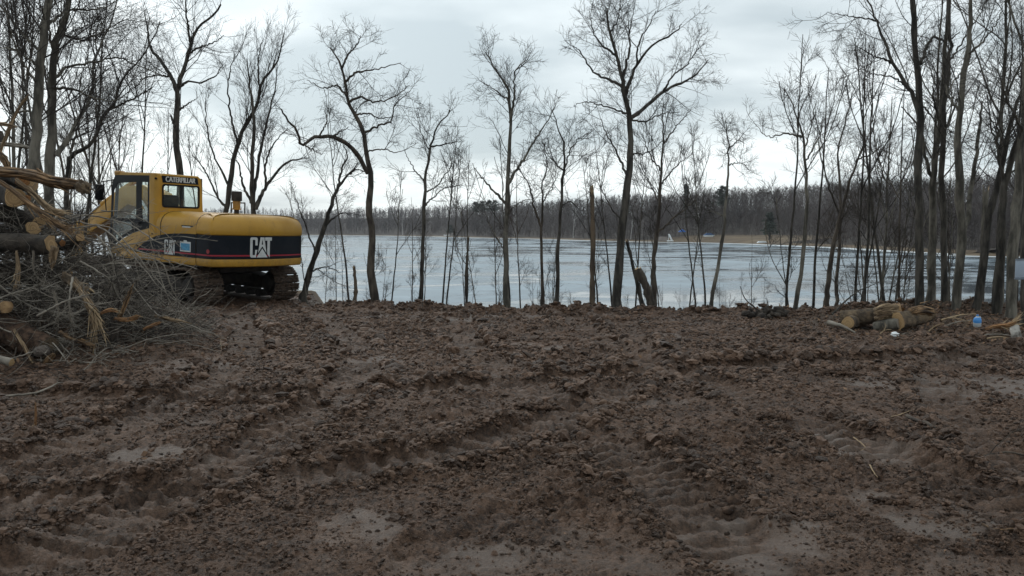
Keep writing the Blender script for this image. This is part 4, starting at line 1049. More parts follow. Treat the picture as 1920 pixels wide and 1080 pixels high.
bm = bmesh.new(); prism(bm, [(-2.2, 0.7), (-1.8, 0.1), (1.6, 0.1), (2.4, 0.8)], 'y', -0.8, 0.8); finish('hull', bm, M['white_paint'], e, 0.1)
bm = bmesh.new(); prism(bm, [(-2.2, 0.72), (-0.8, 1.6), (0.8, 1.6), (2.4, 0.82)], 'y', -0.85, 0.85); finish('cover', bm, mat('cover', (0.03, 0.09, 0.22), 0.7, (0.05, 0.12, 0.26), 2), e, 0.1)
e = on_shore('water_slide', 1256, 3, 'white slanting slide on a small white base at the far water edge', 'slide')
bm = bmesh.new(); prism(bm, [(-0.9, 3.2), (-0.3, 3.2), (1.0, 0.5), (0.4, 0.5)], 'y', -0.6, 0.6); finish('chute', bm, M['white_paint'], e, 0.05)
bm = bmesh.new(); solid_box(bm, (0, 0, 0.25), (2.6, 1.4, 0.5)); finish('base', bm, M['white_paint'], e, 0.05)
bm = bmesh.new(); solid_cyl(bm, (-0.7, 0, 0.3), (-0.7, 0, 3.0), 0.08, seg=8); finish('post', bm, M['white_paint'], e)
e = on_shore('retaining_wall', 1242, 4, 'low grey block wall beside the white slide on the far shore', 'wall')
for i in range(4):
    for j in range(3):
        bm = bmesh.new(); solid_box(bm, (-1.6 + i * 1.02 + 0.4 * (j % 2), 0, 0.3 + j * 0.62), (1.0, 0.5, 0.6)); finish('block', bm, M['grey_wall'], e, 0.03)
e = on_shore('rowing_boat', 1428, 4, 'upturned white rowing boat on the far shore beside the dark conifer', 'boat')
bm = bmesh.new(); prism(bm, [(-1.9, 0.0), (-1.3, 0.6), (1.2, 0.7), (1.9, 0.0)], 'y', -0.6, 0.6); finish('hull', bm, M['white_paint'], e, 0.15)
bm = bmesh.new(); solid_box(bm, (0, 0, 0.72), (2.6, 0.08, 0.08)); finish('keel', bm, M['grey_wall'], e)
e = on_shore('rowing_boat', 838, 5, 'small white boat on the brown far bank near the little conifer', 'boat')
bm = bmesh.new(); prism(bm, [(-2.6, 0.9), (-2.0, 0.0), (2.0, 0.0), (2.8, 1.1)], 'y', -0.8, 0.8); finish('hull', bm, M['white_paint'], e, 0.1)
bm = bmesh.new(); solid_box(bm, (0, 0, 0.95), (3.6, 1.7, 0.1)); finish('gunwale', bm, mat('gunwale', (0.2, 0.05, 0.03), 0.6), e)

# ------------------------------------------------------------------ excavator
M['yellow'] = mat('yellow_paint', (0.52, 0.278, 0.032), 0.42, (0.42, 0.218, 0.029), 1.6, detail=7, spec=0.4, coat=0.1, lo=0.42, hi=0.75, rough2=0.62, bump=0.05, bscale=9)
def grime(m, amount=0.5):
    t = m.node_tree; b = t.nodes['Principled BSDF']; L = t.links
    src = b.inputs['Base Color'].links[0].from_socket
    tc = t.nodes.new('ShaderNodeTexCoord'); sp = t.nodes.new('ShaderNodeSeparateXYZ'); L.new(tc.outputs['Object'], sp.inputs[0])
    mp = t.nodes.new('ShaderNodeMapping'); mp.inputs['Scale'].default_value = (1, 1, 0.45); L.new(tc.outputs['Object'], mp.inputs[0])
    n = t.nodes.new('ShaderNodeTexNoise'); n.inputs['Scale'].default_value = 3.2; n.inputs['Detail'].default_value = 9; n.inputs['Roughness'].default_value = 0.72; L.new(mp.outputs[0], n.inputs['Vector'])
    n2 = t.nodes.new('ShaderNodeTexNoise'); n2.inputs['Scale'].default_value = 34; n2.inputs['Detail'].default_value = 4; L.new(tc.outputs['Object'], n2.inputs['Vector'])
    hr = t.nodes.new('ShaderNodeMapRange'); hr.inputs[1].default_value = 0.95; hr.inputs[2].default_value = 1.75; hr.inputs[3].default_value = 0.16; hr.inputs[4].default_value = 0.0; L.new(sp.outputs[2], hr.inputs[0])
    a1 = t.nodes.new('ShaderNodeMath'); a1.operation = 'ADD'; L.new(n.outputs['Fac'], a1.inputs[0]); L.new(hr.outputs[0], a1.inputs[1])
    a2 = t.nodes.new('ShaderNodeMath'); a2.operation = 'MULTIPLY_ADD'; a2.inputs[1].default_value = 0.3; L.new(n2.outputs['Fac'], a2.inputs[0]); L.new(a1.outputs[0], a2.inputs[2])
    r = t.nodes.new('ShaderNodeMapRange'); r.inputs[1].default_value = 0.70; r.inputs[2].default_value = 0.98; r.inputs[4].default_value = amount; L.new(a2.outputs[0], r.inputs[0])
    mx = t.nodes.new('ShaderNodeMix'); mx.data_type = 'RGBA'; mx.inputs[7].default_value = (0.085, 0.055, 0.035, 1)
    L.new(r.outputs[0], mx.inputs[0]); L.new(src, mx.inputs[6]); L.new(mx.outputs[2], b.inputs['Base Color'])
grime(M['yellow'], 0.5)
M['yellow_old'] = mat('yellow_old', (0.40, 0.20, 0.03), 0.55, (0.19, 0.11, 0.04), 3.0, detail=8, lo=0.45, hi=0.7)
M['band'] = mat('band_paint', (0.005, 0.008, 0.014), 0.5, (0.010, 0.013, 0.019), 4, spec=0.18)
M['red'] = mat('red_stripe', (0.36, 0.012, 0.03), 0.5)
M['decal_white'] = mat('decal_white', (0.66, 0.67, 0.66), 0.5, (0.55, 0.56, 0.55), 9)
M['decal_yellow'] = mat('decal_yellow', (0.55, 0.40, 0.08), 0.5)
M['black'] = mat('black_trim', (0.006, 0.0065, 0.008), 0.5, (0.012, 0.012, 0.014), 6, spec=0.2)
grime(M['band'], 0.12)
M['seat'] = mat('seat_cloth', (0.03, 0.03, 0.033), 0.85)
M['cab_inside'] = mat('cab_lining', (0.10, 0.10, 0.095), 0.8)
M['mudcake'] = mat('muddy_steel', (0.042, 0.028, 0.020), 0.8, (0.140, 0.094, 0.066), 9, bump=1.0, bscale=22, detail=7, dist=0.04)
M['under'] = mat('undercarriage', (0.014, 0.012, 0.011), 0.8, (0.045, 0.036, 0.030), 6, bump=0.5)
M['blue_sticker'] = mat('blue_sticker', (0.04, 0.22, 0.42), 0.5, (0.10, 0.36, 0.55), 20)
M['steel'] = mat('chrome_rod', (0.5, 0.5, 0.5), 0.25, metal=1.0)
def glass_mat():
    m = bpy.data.materials.new('cab_glass'); m.use_nodes = True; t = m.node_tree
    for n in list(t.nodes): t.nodes.remove(n)
    o = t.nodes.new('ShaderNodeOutputMaterial'); tr = t.nodes.new('ShaderNodeBsdfTransparent'); tr.inputs[0].default_value = (0.93, 0.96, 0.945, 1)
    g = t.nodes.new('ShaderNodeBsdfGlossy'); g.inputs['Roughness'].default_value = 0.05
    d = t.nodes.new('ShaderNodeBsdfDiffuse'); d.inputs[0].default_value = (0.35, 0.36, 0.34, 1)
    m1 = t.nodes.new('ShaderNodeMixShader'); m2 = t.nodes.new('ShaderNodeMixShader'); m2.inputs[0].default_value = 0.03
    m1.inputs[0].default_value = 0.045; t.links.new(tr.outputs[0], m1.inputs[1]); t.links.new(g.outputs[0], m1.inputs[2])
    t.links.new(m1.outputs[0], m2.inputs[1]); t.links.new(d.outputs[0], m2.inputs[2]); t.links.new(m2.outputs[0], o.inputs[0])
    return m
M['glass'] = glass_mat()

EX = empty('excavator', (EX_C[0], EX_C[1], EX_Z), (EX_ROLL, -EX_PITCH, EX_YAW + math.pi / 2))
tag(EX, 'yellow tracked excavator with dark band, parked with its muddy tracks on the brink', 'excavator')

# --- tracks
def shoe_mesh():
    bm = bmesh.new()
    W = 0.76
    prof = [(-0.092, 0.0), (-0.092, 0.022), (-0.080, 0.046), (-0.066, 0.022), (-0.012, 0.022), (0.0, 0.044), (0.012, 0.022), (0.066, 0.022), (0.080, 0.046), (0.092, 0.022), (0.092, 0.0)]
    prism(bm, prof, 'y', -W / 2, W / 2)
    bmesh.ops.recalc_face_normals(bm, faces=bm.faces)
    me = bpy.data.meshes.new('track_shoe'); bm.to_mesh(me); bm.free(); me.materials.append(M['mudcake'])
    return me
SHOE = shoe_mesh()
def track(side):
    yc = side * 1.14
    ra, xa, xb, zc = 0.40, 1.70, -1.72, 0.45
    tr = empty('track', (0, yc, 0), parent=EX)
    per = 2 * (xa - xb) + 2 * math.pi * ra
    n = 46
    rs = random.Random(3 + side)
    for i in range(n):
        s = per * i / n + 0.05
        l1 = xa - xb
        if s < l1: x, z, a = xb + s, zc - ra, math.pi
        elif s < l1 + math.pi * ra:
            q = (s - l1) / ra; x, z, a = xa + ra * math.sin(q), zc - ra * math.cos(q), math.pi - q
        elif s < 2 * l1 + math.pi * ra:
            k = s - l1 - math.pi * ra; x, z, a = xa - k, zc + ra, 0.0
            z -= 0.05 * math.sin(math.pi * k / l1) ** 2
        else:
            q = (s - 2 * l1 - math.pi * ra) / ra; x, z, a = xb - ra * math.sin(q), zc + ra * math.cos(q), -q
        o = obj('track_shoe', SHOE, tr, (x, rs.uniform(-0.006, 0.006), z), (0, a, rs.uniform(-0.01, 0.01)))
    bm = bmesh.new(); prism(bm, [(-1.5, 0.30), (1.45, 0.30), (1.55, 0.45), (1.4, 0.66), (0.6, 0.72), (-0.6, 0.72), (-1.35, 0.62)], 'y', -0.22, 0.22)
    finish('track_frame', bm, M['under'], tr, 0.03)
    bm = bmesh.new(); solid_cyl(bm, (xb, -0.14, zc), (xb, 0.14, zc), 0.34, seg=28); solid_cyl(bm, (xb, -0.30, zc), (xb, 0.30, zc), 0.20, seg=20)
    finish('sprocket', bm, M['under'], tr, 0.015)
    bm = bmesh.new(); solid_cyl(bm, (xa, -0.12, zc), (xa, 0.12, zc), 0.36, seg=28); solid_cyl(bm, (xa, -0.2, zc), (xa, 0.2, zc), 0.12, seg=16)
    finish('idler_wheel', bm, M['under'], tr, 0.015)
    for i in range(7):
        x = -1.25 + i * 0.41
        bm = bmesh.new(); solid_cyl(bm, (x, -0.2, 0.17), (x, 0.2, 0.17), 0.095, seg=14); finish('roller', bm, M['under'], tr)
    for x in (-0.6, 0.6):
        bm = bmesh.new(); solid_cyl(bm, (x, -0.2, 0.74), (x, 0.2, 0.74), 0.07, seg=12); finish('roller', bm, M['under'], tr)
    # caked mud hanging on the links
    rs2 = np.random.RandomState(8 + side); nn = 150
    an = rs2.uniform(0.2, 2.9, nn)
    c = np.stack([xb - (ra + 0.02) * np.sin(an), rs2.uniform(-0.36, 0.36, nn), zc + (ra + 0.02) * np.cos(an)], 1)
    c2 = np.stack([rs2.uniform(-1.6, 1.5, 80), rs2.uniform(-0.36, 0.36, 80), np.full(80, zc + ra + 0.03)], 1)
    V, F = lumps(np.vstack([c, c2]), 0.02 + 0.05 * rs2.rand(nn + 80) ** 2, 70 + side, 0.6)
    o = obj('caked_mud', mesh_np('caked_mud', V, F, M['mudcake'], True), tr); o['kind'] = 'stuff'
track(1); track(-1)
bm = bmesh.new(); solid_box(bm, (0, 0, 0.60), (1.5, 1.9, 0.34)); solid_box(bm, (0.85, 0, 0.55), (0.4, 1.9, 0.24)); solid_box(bm, (-0.85, 0, 0.55), (0.4, 1.9, 0.24))
finish('car_body', bm, M['under'], EX, 0.04)
bm = bmesh.new(); solid_cyl(bm, (0, 0, 0.72), (0, 0, 0.96), 0.66, seg=36); finish('swing_ring', bm, M['under'], EX, 0.02)
# --- revolving deck
bm = bmesh.new(); prism(bm, [(1.30, 1.36), (1.30, -1.36), (-2.05, -1.36), (-2.05, 1.36)], 'z', 0.945, 1.03)
finish('deck_plate', bm, M['under'], EX, 0.01)
bm = bmesh.new(); solid_box(bm, (-0.55, 0, 0.87), (2.9, 1.5, 0.17)); finish('belly_guard', bm, M['under'], EX, 0.03)
HW = 1.40
# plan outline of the counterweight, seam to seam
plan = [(-2.0, HW), (-2.10, HW), (-2.20, HW)]
for y in np.linspace(HW, -HW, 23):
    plan.append((-(2.76 - (4.2 - math.sqrt(4.2 ** 2 - y * y))), y))
plan += [(-2.20, -HW), (-2.10, -HW), (-2.0, -HW)]
plan = [(x_, y_ if y_ > 0 else y_ * 0.90) for x_, y_ in plan]
def chaikin(p):
    o = [p[0]]
    for a, b in zip(p[:-1], p[1:]):
        o += [(0.75 * a[0] + 0.25 * b[0], 0.75 * a[1] + 0.25 * b[1]), (0.25 * a[0] + 0.75 * b[0], 0.25 * a[1] + 0.75 * b[1])]
    return o + [p[-1]]
plan = np.array(chaikin(chaikin(plan)))
pt = np.gradient(plan, axis=0); pt /= np.linalg.norm(pt, axis=1)[:, None]
pn = np.stack([-pt[:, 1], pt[:, 0]], 1)
if pn[len(pn) // 2, 0] > 0: pn = -pn                 # outward is towards -x at the rear
ps = np.r_[0, np.cumsum(np.hypot(*np.diff(plan, axis=0).T))]
def sweep(name, prof, m, parent, i0=0, i1=None, cap_top=False, cap_bot=False):
    pl = plan[i0:i1]; n_ = pn[i0:i1]; k = len(pl)
    V = []
    for (off, z) in prof:
        q = pl + n_ * off
        # never let the inset outline cross the seam plane
        q[:, 0] = np.minimum(q[:, 0], -2.0)
        V.append(np.c_[q, np.full(k, z)])
    V = np.array(V); n = len(prof)
    idx = np.arange((n - 1) * k).reshape(n - 1, k)[:, :-1].ravel()
    F = np.stack([idx, idx + 1, idx + k + 1, idx + k], 1)
    me = mesh_np(name, V.reshape(-1, 3), F)
    bm = bmesh.new(); bm.from_mesh(me); bm.verts.ensure_lookup_table()
    if cap_top: bm.faces.new([bm.verts[(n - 1) * k + i] for i in range(k)])
    if cap_bot: bm.faces.new([bm.verts[i] for i in range(k)])
    bpy.data.meshes.remove(me)
    return finish(name, bm, m, parent, smooth=True)
cw_prof = [(-0.20, 0.955), (-0.06, 0.965), (-0.012, 0.985), (0.0, 1.02), (0.0, 1.13), (-0.004, 1.145), (-0.03, 1.15), (-0.03, 1.69), (-0.004, 1.70), (0.006, 1.72), (0.010, 1.80), (0.0, 1.90), (-0.04, 2.0), (-0.11, 2.085), (-0.21, 2.14), (-0.34, 2.17), (-0.55, 2.18)]
cw = sweep('counterweight', cw_prof, M['yellow'], EX, cap_top=True, cap_bot=True)
sweep('dark_band', [(-0.025, 1.152), (-0.003, 1.156), (-0.003, 1.684), (-0.025, 1.688)], M['band'], cw)
sweep('red_stripe', [(-0.004, 1.215), (0.001, 1.216), (0.001, 1.248), (-0.004, 1.249)], M['red'], cw)
def on_plan(y):
    j = int(np.argmin(np.abs(plan[:, 1] - y) + (np.abs(plan[:, 0]) < 2.2) * 9)); return j
# marks on the counterweight: 2D outlines wrapped on its curve; u to the viewer's right
def wrap(name, poly, m, parent, s0, z0, off, holes=()):
    bm = bmesh.new()
    V = [bm.verts.new((u, v, 0)) for u, v in poly]
    E_ = [bm.edges.new((V[i], V[(i + 1) % len(V)])) for i in range(len(V))]
    for hpoly in holes:
        H_ = [bm.verts.new((u, v, 0)) for u, v in hpoly]
        E_ += [bm.edges.new((H_[i], H_[(i + 1) % len(H_)])) for i in range(len(H_))]
    bmesh.ops.triangle_fill(bm, edges=E_, use_beauty=True)
    for q in range(3):
        bmesh.ops.subdivide_edges(bm, edges=[e for e in bm.edges if e.calc_length() > 0.06], cuts=1)
    bmesh.ops.triangulate(bm, faces=bm.faces)
    for v in bm.verts:
        s = s0 + v.co.x
        x = np.interp(s, ps, plan[:, 0]); y = np.interp(s, ps, plan[:, 1])
        nx = np.interp(s, ps, pn[:, 0]); ny = np.interp(s, ps, pn[:, 1])
        v.co = (x + nx * off, y + ny * off, z0 + v.co.y)
    return finish(name, bm, m, parent)
def arc(cx, cy, r, a0, a1, n=5):
    return [(cx + r * math.cos(a0 + (a1 - a0) * i / n), cy + r * math.sin(a0 + (a1 - a0) * i / n)) for i in range(n + 1)]
def logo(wrapf, parent, x, z, k):
    """three block letters with a peak rising out of the foot of the A; k = letter height"""
    P = math.pi
    def sc_(pl): return [(x + u * k, z + v * k) for u, v in pl]
    C = arc(0.10, 0.90, 0.10, P, P / 2) + arc(0.32, 0.90, 0.10, P / 2, 0) + [(0.42, 0.60), (0.29, 0.60), (0.29, 0.84)] + arc(0.25, 0.85, 0.03, 0, P / 2, 2)[::1] + arc(0.17, 0.85, 0.03, P / 2, P, 2) + \
        [(0.14, 0.16)] + arc(0.17, 0.15, 0.03, P, 1.5 * P, 2) + arc(0.25, 0.15, 0.03, 1.5 * P, 2 * P, 2) + [(0.29, 0.38), (0.42, 0.38)] + arc(0.32, 0.10, 0.10, 0, -P / 2) + arc(0.10, 0.10, 0.10, -P / 2, -P)
    C = [(min(u, 0.42) if v > 0.3 else min(u, 0.34), v) for u, v in C]
    A_ = [(0.45, 0.22), (0.585, 1.0), (0.815, 1.0), (0.95, 0.22), (0.70, 0.56)]
    AH = [(0.655, 0.66), (0.70, 0.90), (0.745, 0.66), (0.70, 0.62)]
    T_ = [(0.86, 1.0), (1.28, 1.0), (1.28, 0.84), (1.16, 0.84), (1.16, 0.0), (1.08, 0.08), (1.0, 0.19), (1.0, 0.84), (0.86, 0.84)]
    TRI = [(0.37, 0.0), (0.70, 0.45), (1.03, 0.0)]
    wrapf('letter_c', sc_(C), M['decal_white'], parent)
    wrapf('letter_a', sc_(A_), M['decal_white'], parent, holes=[sc_(AH)])
    wrapf('letter_t', sc_(T_), M['decal_white'], parent)
    wrapf('peak_mark', sc_(TRI), M['decal_white'], parent)
s_logo = float(np.interp(-0.50, -plan[:, 1], ps))
bandempty = empty('maker_logo', parent=cw)
logo(lambda nm, pl, m, par, holes=(): wrap(nm, pl, m, par, s_logo, 0, 0.004, holes), bandempty, 0.0, 1.19, 0.47)
c8 = arc(0, 0, 0.05, 0, 2 * math.pi, 14)[:-1]
wrap('round_reflector', [(0.42 + u, 1.32 + v) for u, v in c8], mat('reflector', (0.30, 0.015, 0.02), 0.35), cw, 0, 0, 0.004)
# --- hood and side housing
_h = [(1.385, 1.04), (1.385, 1.72), (1.392, 1.80), (1.385, 1.90), (1.35, 2.0), (1.28, 2.085), (1.18, 2.14), (1.05, 2.17), (0.85, 2.18)]
sec = _h + [(-y_, z_) for y_, z_ in reversed(_h)]
bm = bmesh.new(); prism(bm, sec, 'x', -1.99, -0.44); hood = finish('engine_housing', bm, M['yellow'], EX, smooth=True)
bm = bmesh.new(); prism(bm, [(-1.385, 1.04), (-1.385, 1.75), (-1.30, 1.85), (-0.35, 1.85), (-0.35, 1.04)], 'x', -0.43, 1.25); finish('tank_housing', bm, M['yellow'], EX, 0.03)
bm = bmesh.new(); prism(bm, [(-1.98, 0.975), (1.22, 0.975), (1.22, 1.12), (-1.98, 1.12)], 'y', 1.34, 1.412); finish('side_skirt', bm, M['yellow'], EX, 0.012)
# seam lines of the access door on the left side
for x in (-1.985, -0.62):
    bm = bmesh.new(); prism(bm, [(y * 1.003 + 0.003, z + 0.006) for y, z in sec[:9]] + [(0.85, 2.16), (1.15, 2.0), (1.34, 1.2)], 'x', x - 0.009, x + 0.009); finish('panel_seam', bm, M['black'], hood)
def side_plate(name, poly, m, parent, off, holes=()):
    """outline in (machine x, z) laid on the left side; given with u rising to the rear"""
    bm = bmesh.new()
    V = [bm.verts.new((u, 0, v)) for u, v in poly]
    E_ = [bm.edges.new((V[i], V[(i + 1) % len(V)])) for i in range(len(V))]
    for hpoly in holes:
        H_ = [bm.verts.new((u, 0, v)) for u, v in hpoly]
        E_ += [bm.edges.new((H_[i], H_[(i + 1) % len(H_)])) for i in range(len(H_))]
    bmesh.ops.triangle_fill(bm, edges=E_, use_beauty=True)
    g = bmesh.ops.extrude_face_region(bm, geom=list(bm.faces))
    bmesh.ops.translate(bm, verts=[v for v in g['geom'] if isinstance(v, bmesh.types.BMVert)], vec=(0, 0.003, 0))
    for v in bm.verts: v.co.y += off
    return finish(name, bm, m, parent)
sweepband = [(-1.978, 1.15), (0.42, 1.15), (0.30, 1.24), (0.10, 1.36), (-0.15, 1.48), (-0.45, 1.575), (-0.8, 1.635), (-1.2, 1.67), (-1.6, 1.685), (-1.978, 1.688)]
side_plate('dark_band', sweepband, M['band'], hood, 1.3995)
side_plate('red_stripe', [(-1.978, 1.215), (0.28, 1.215), (0.20, 1.248), (-1.978, 1.248)], M['red'], hood, 1.4035)
lg = empty('maker_logo', parent=hood)
logo(lambda nm, pl, m, par, holes=(): side_plate(nm, [(-u, v) for u, v in pl], m, par, 1.4065, [[(-u, v) for u, v in hp] for hp in holes]), lg, 0.80, 1.17, 0.34)
side_plate('blue_sticker', [(q - 0.18, v) for q, v in [(-1.22, 1.27), (-1.62, 1.27), (-1.62, 1.50), (-1.48, 1.50), (-1.46, 1.53), (-1.36, 1.53), (-1.34, 1.50), (-1.22, 1.50)]], M['decal_white'], hood, 1.404)
side_plate('blue_sticker', [(q - 0.18, v) for q, v in [(-1.25, 1.30), (-1.59, 1.30), (-1.59, 1.46), (-1.25, 1.46)]], M['blue_sticker'], hood, 1.408)
side_plate('latch_plate', [(-1.42, 1.80), (-1.86, 1.80), (-1.86, 1.875), (-1.42, 1.875)], M['black'], hood, 1.386)
side_plate('latch_plate', [(-1.46, 1.822), (-1.76, 1.822), (-1.76, 1.852), (-1.46, 1.852)], M['decal_white'], hood, 1.390)
# --- cab
C0, C1, CY0, CY1, CZ = -0.44, 1.50, 0.14, 1.40, 3.06
cab = empty('cab', parent=EX)
# rear wall with its window
def rr(u0, v0, u1, v1, r):
    P = math.pi
    return arc(u1 - r, v1 - r, r, 0, P / 2, 4) + arc(u0 + r, v1 - r, r, P / 2, P, 4) + arc(u0 + r, v0 + r, r, P, 1.5 * P, 4) + arc(u1 - r, v0 + r, r, 1.5 * P, 2 * P, 4)
def panel_x(name, poly, x0, x1, m, parent, holes=(), bev=0.0):
    bm = bmesh.new()
    V = [bm.verts.new((0, u, v)) for u, v in poly]
    E_ = [bm.edges.new((V[i], V[(i + 1) % len(V)])) for i in range(len(V))]
    for hpoly in holes:
        H_ = [bm.verts.new((0, u, v)) for u, v in hpoly]
        E_ += [bm.edges.new((H_[i], H_[(i + 1) % len(H_)])) for i in range(len(H_))]
    bmesh.ops.triangle_fill(bm, edges=E_, use_beauty=True)
    g = bmesh.ops.extrude_face_region(bm, geom=list(bm.faces))
    bmesh.ops.translate(bm, verts=[v for v in g['geom'] if isinstance(v, bmesh.types.BMVert)], vec=(x1 - x0, 0, 0))
    for v in bm.verts: v.co.x += x0
    return finish(name, bm, m, parent)
rear_poly = [(CY1 - 0.10, 1.06), (CY1 - 0.10, CZ - 0.10), (CY1 - 0.17, CZ - 0.02), (CY0 + 0.12, CZ - 0.02), (CY0 + 0.04, CZ - 0.09), (CY0 - 0.02, 2.1), (CY0 - 0.02, 1.06)]
rw = rr(CY0 + 0.10, 2.27, CY1 - 0.17, 2.80, 0.06)
rear = panel_x('rear_wall', rear_poly, C0, C0 + 0.06, M['yellow'], cab, [rw])
rwo = rr(CY0 + 0.085, 2.255, CY1 - 0.155, 2.815, 0.07)
panel_x('window_seal', rwo, C0 - 0.012, C0 + 0.0, M['black'], rear, [rr(CY0 + 0.125, 2.295, CY1 - 0.195, 2.775, 0.05)])
panel_x('rear_window', rr(CY0 + 0.10, 2.27, CY1 - 0.17, 2.80, 0.06), C0 + 0.022, C0 + 0.030, M['glass'], cab)
plate = panel_x('name_plate', [(CY0 + 0.12, 2.845), (CY1 - 0.17, 2.845), (CY1 - 0.14, 3.005), (CY0 + 0.15, 3.005)], C0 - 0.008, C0 + 0.0, M['band'], rear)
fc = bpy.data.curves.new('lettering', 'FONT'); fc.body = 'CATERPILLAR'; fc.size = 0.165; fc.offset = 0.0; fc.space_character = 0.93; fc.align_x = 'CENTER'; fc.align_y = 'CENTER'
tmp = bpy.data.objects.new('tmp_text', fc); COL.objects.link(tmp)
bpy.context.view_layer.update()
tm = bpy.data.meshes.new_from_object(tmp.evaluated_get(bpy.context.evaluated_depsgraph_get()))
bpy.data.objects.remove(tmp)
tm.name = 'lettering'; tm.materials.clear(); tm.materials.append(M['decal_white'])
wid = max(v.co.x for v in tm.vertices) - min(v.co.x for v in tm.vertices)
_b = bmesh.new()
for dsh, dep in ((-0.006, 0.0112), (0.0, 0.0120), (0.006, 0.0128)):
    m0 = tm.copy()
    for v in m0.vertices:
        u, w_ = v.co.x * 0.80 / wid + dsh, v.co.y * 1.06
        v.co = (C0 - dep, (CY0 + CY1) / 2 - 0.012 - u, 2.925 + w_)
    _b.from_mesh(m0); bpy.data.meshes.remove(m0)
_b.to_mesh(tm); _b.free()
obj('lettering', tm, rear)
# corner post: rounded, yellow, running down into the side panel
bm = bmesh.new(); prism(bm, [(C0 + 0.002, CY1 - 0.10)] + [(C0 + 0.10 - 0.098 * math.cos(a), CY1 - 0.10 + 0.098 * math.sin(a)) for a in np.linspace(0.1, math.pi / 2, 6)] + [(C0 + 0.22, CY1 - 0.002), (C0 + 0.22, CY1 - 0.07), (C0 + 0.07, CY1 - 0.12)], 'z', 1.06, CZ - 0.03)
post = finish('corner_post', bm, M['yellow'], cab, smooth=True)
bm = bmesh.new(); solid_cyl(bm, (C0 + 0.05, CY1 - 0.04, 2.93), (C0 - 0.01, CY1 + 0.02, 2.93), 0.025, seg=10); finish('lamp_stub', bm, M['black'], post)
side_poly = [(C0 + 0.21, 1.06), (1.46, 1.06), (1.47, 1.17), (1.26, 1.28), (0.92, 1.45), (0.50, 1.60), (0.08, 1.70), (-0.16, 1.745), (-0.16, CZ - 0.05), (C0 + 0.21, CZ - 0.05)]
bm = bmesh.new(); prism(bm, side_poly, 'y', CY1 - 0.06, CY1 - 0.006); finish('side_panel', bm, M['yellow'], cab, 0.008)
for (u, v) in ((-0.30, 1.62), (0.3, 1.30), (0.3, 1.18)):
    bm = bmesh.new(); solid_cyl(bm, (u, CY1 - 0.01, v), (u, CY1 + 0.012, v), 0.018, seg=10); finish('bolt', bm, M['black'], cab)
# door: dark frame with two windows
dpoly = [(1.50, 1.20), (1.53, 1.6), (1.44, 2.75), (1.30, CZ - 0.06), (-0.155, CZ - 0.06), (-0.155, 1.755), (0.09, 1.715), (0.52, 1.615), (0.94, 1.465), (1.28, 1.295)]
win1 = [(0.40, 1.95), (1.40, 1.95), (1.34, 2.62), (1.20, 2.80), (0.40, 2.84)]
win2 = [(-0.08, 1.90), (0.16, 1.90), (0.16, 2.84), (-0.08, 2.84)]
win3 = [(0.58, 1.68), (0.98, 1.52), (1.30, 1.36), (1.42, 1.5), (1.42, 1.86), (0.58, 1.86)]
door = side_plate('door', dpoly, M['black'], cab, CY1 - 0.02, [win1, win2, win3])
for w_ in (win1, win2, win3):
    side_plate('door_window', w_, M['glass'], door, CY1 - 0.03)
bm = bmesh.new(); solid_box(bm, (0.27, CY1 + 0.015, 1.86), (0.16, 0.03, 0.05)); finish('handle', bm, M['black'], door, 0.008)
bm = bmesh.new(); prism(bm, [(C0 + 0.03, CZ - 0.05), (C0 + 0.10, CZ + 0.0), (1.1, CZ + 0.015), (1.4, CZ - 0.04), (1.4, CZ - 0.08), (C0 + 0.03, CZ - 0.08)], 'y', CY0 + 0.06, CY1 - 0.05); roof = finish('roof', bm, M['yellow'], cab, 0.02)
bm = bmesh.new(); solid_box(bm, (1.28, CY1 - 0.12, CZ - 0.005), (0.26, 0.16, 0.10)); finish('lamp_cap', bm, M['yellow_old'], roof, 0.03)
# right side and front of the cab: posts and glass
for (a, b) in (((C0 + 0.05, CY0), (C0 + 0.05, CY0)), ((1.4, CY0), (1.28, CY0)), ((0.4, CY0), (0.4, CY0))):
    bm = bmesh.new(); solid_cyl(bm, (a[0], a[1], 1.06), (b[0], b[1] + 0.03, CZ - 0.06), 0.045, seg=8); finish('cab_post', bm, M['black'], cab)
bm = bmesh.new(); solid_cyl(bm, (1.45, CY1 - 0.07, 1.1), (1.30, CY1 - 0.09, CZ - 0.07), 0.04, seg=8); finish('cab_post', bm, M['black'], cab)
bm = bmesh.new(); solid_box(bm, (0.35, CY0 + 0.02, 1.5), (1.5, 0.03, 0.85)); finish('right_wall', bm, M['black'], cab)
bm = bmesh.new(); solid_box(bm, (0.4, CY0 + 0.02, 2.45), (1.4, 0.008, 1.0)); finish('right_window', bm, M['glass'], cab)
bm = bmesh.new(); solid_box(bm, (1.40, (CY0 + CY1) / 2, 2.2), (0.008, CY1 - CY0 - 0.14, 1.5), Matrix.Rotation(-0.07, 4, 'Y')); finish('windscreen', bm, M['glass'], cab)
bm = bmesh.new(); solid_box(bm, (0.35, (CY0 + CY1) / 2, 1.10), (1.55, CY1 - CY0 - 0.1, 0.05)); finish('floor', bm, M['cab_inside'], cab)
seat = None
bm = bmesh.new(); prism(bm, [(-0.16, 1.75), (-0.30, 2.48), (-0.22, 2.58), (-0.12, 2.52), (0.0, 1.80)], 'y', 0.66, 1.10); seat = finish('operator_seat', bm, M['seat'], cab, 0.05)
bm = bmesh.new(); solid_box(bm, (0.16, 0.88, 1.72), (0.5, 0.46, 0.14)); finish('cushion', bm, M['seat'], seat, 0.04)
bm = bmesh.new(); solid_box(bm, (0.16, 0.88, 1.38), (0.34, 0.34, 0.56)); finish('pedestal', bm, M['seat'], seat)
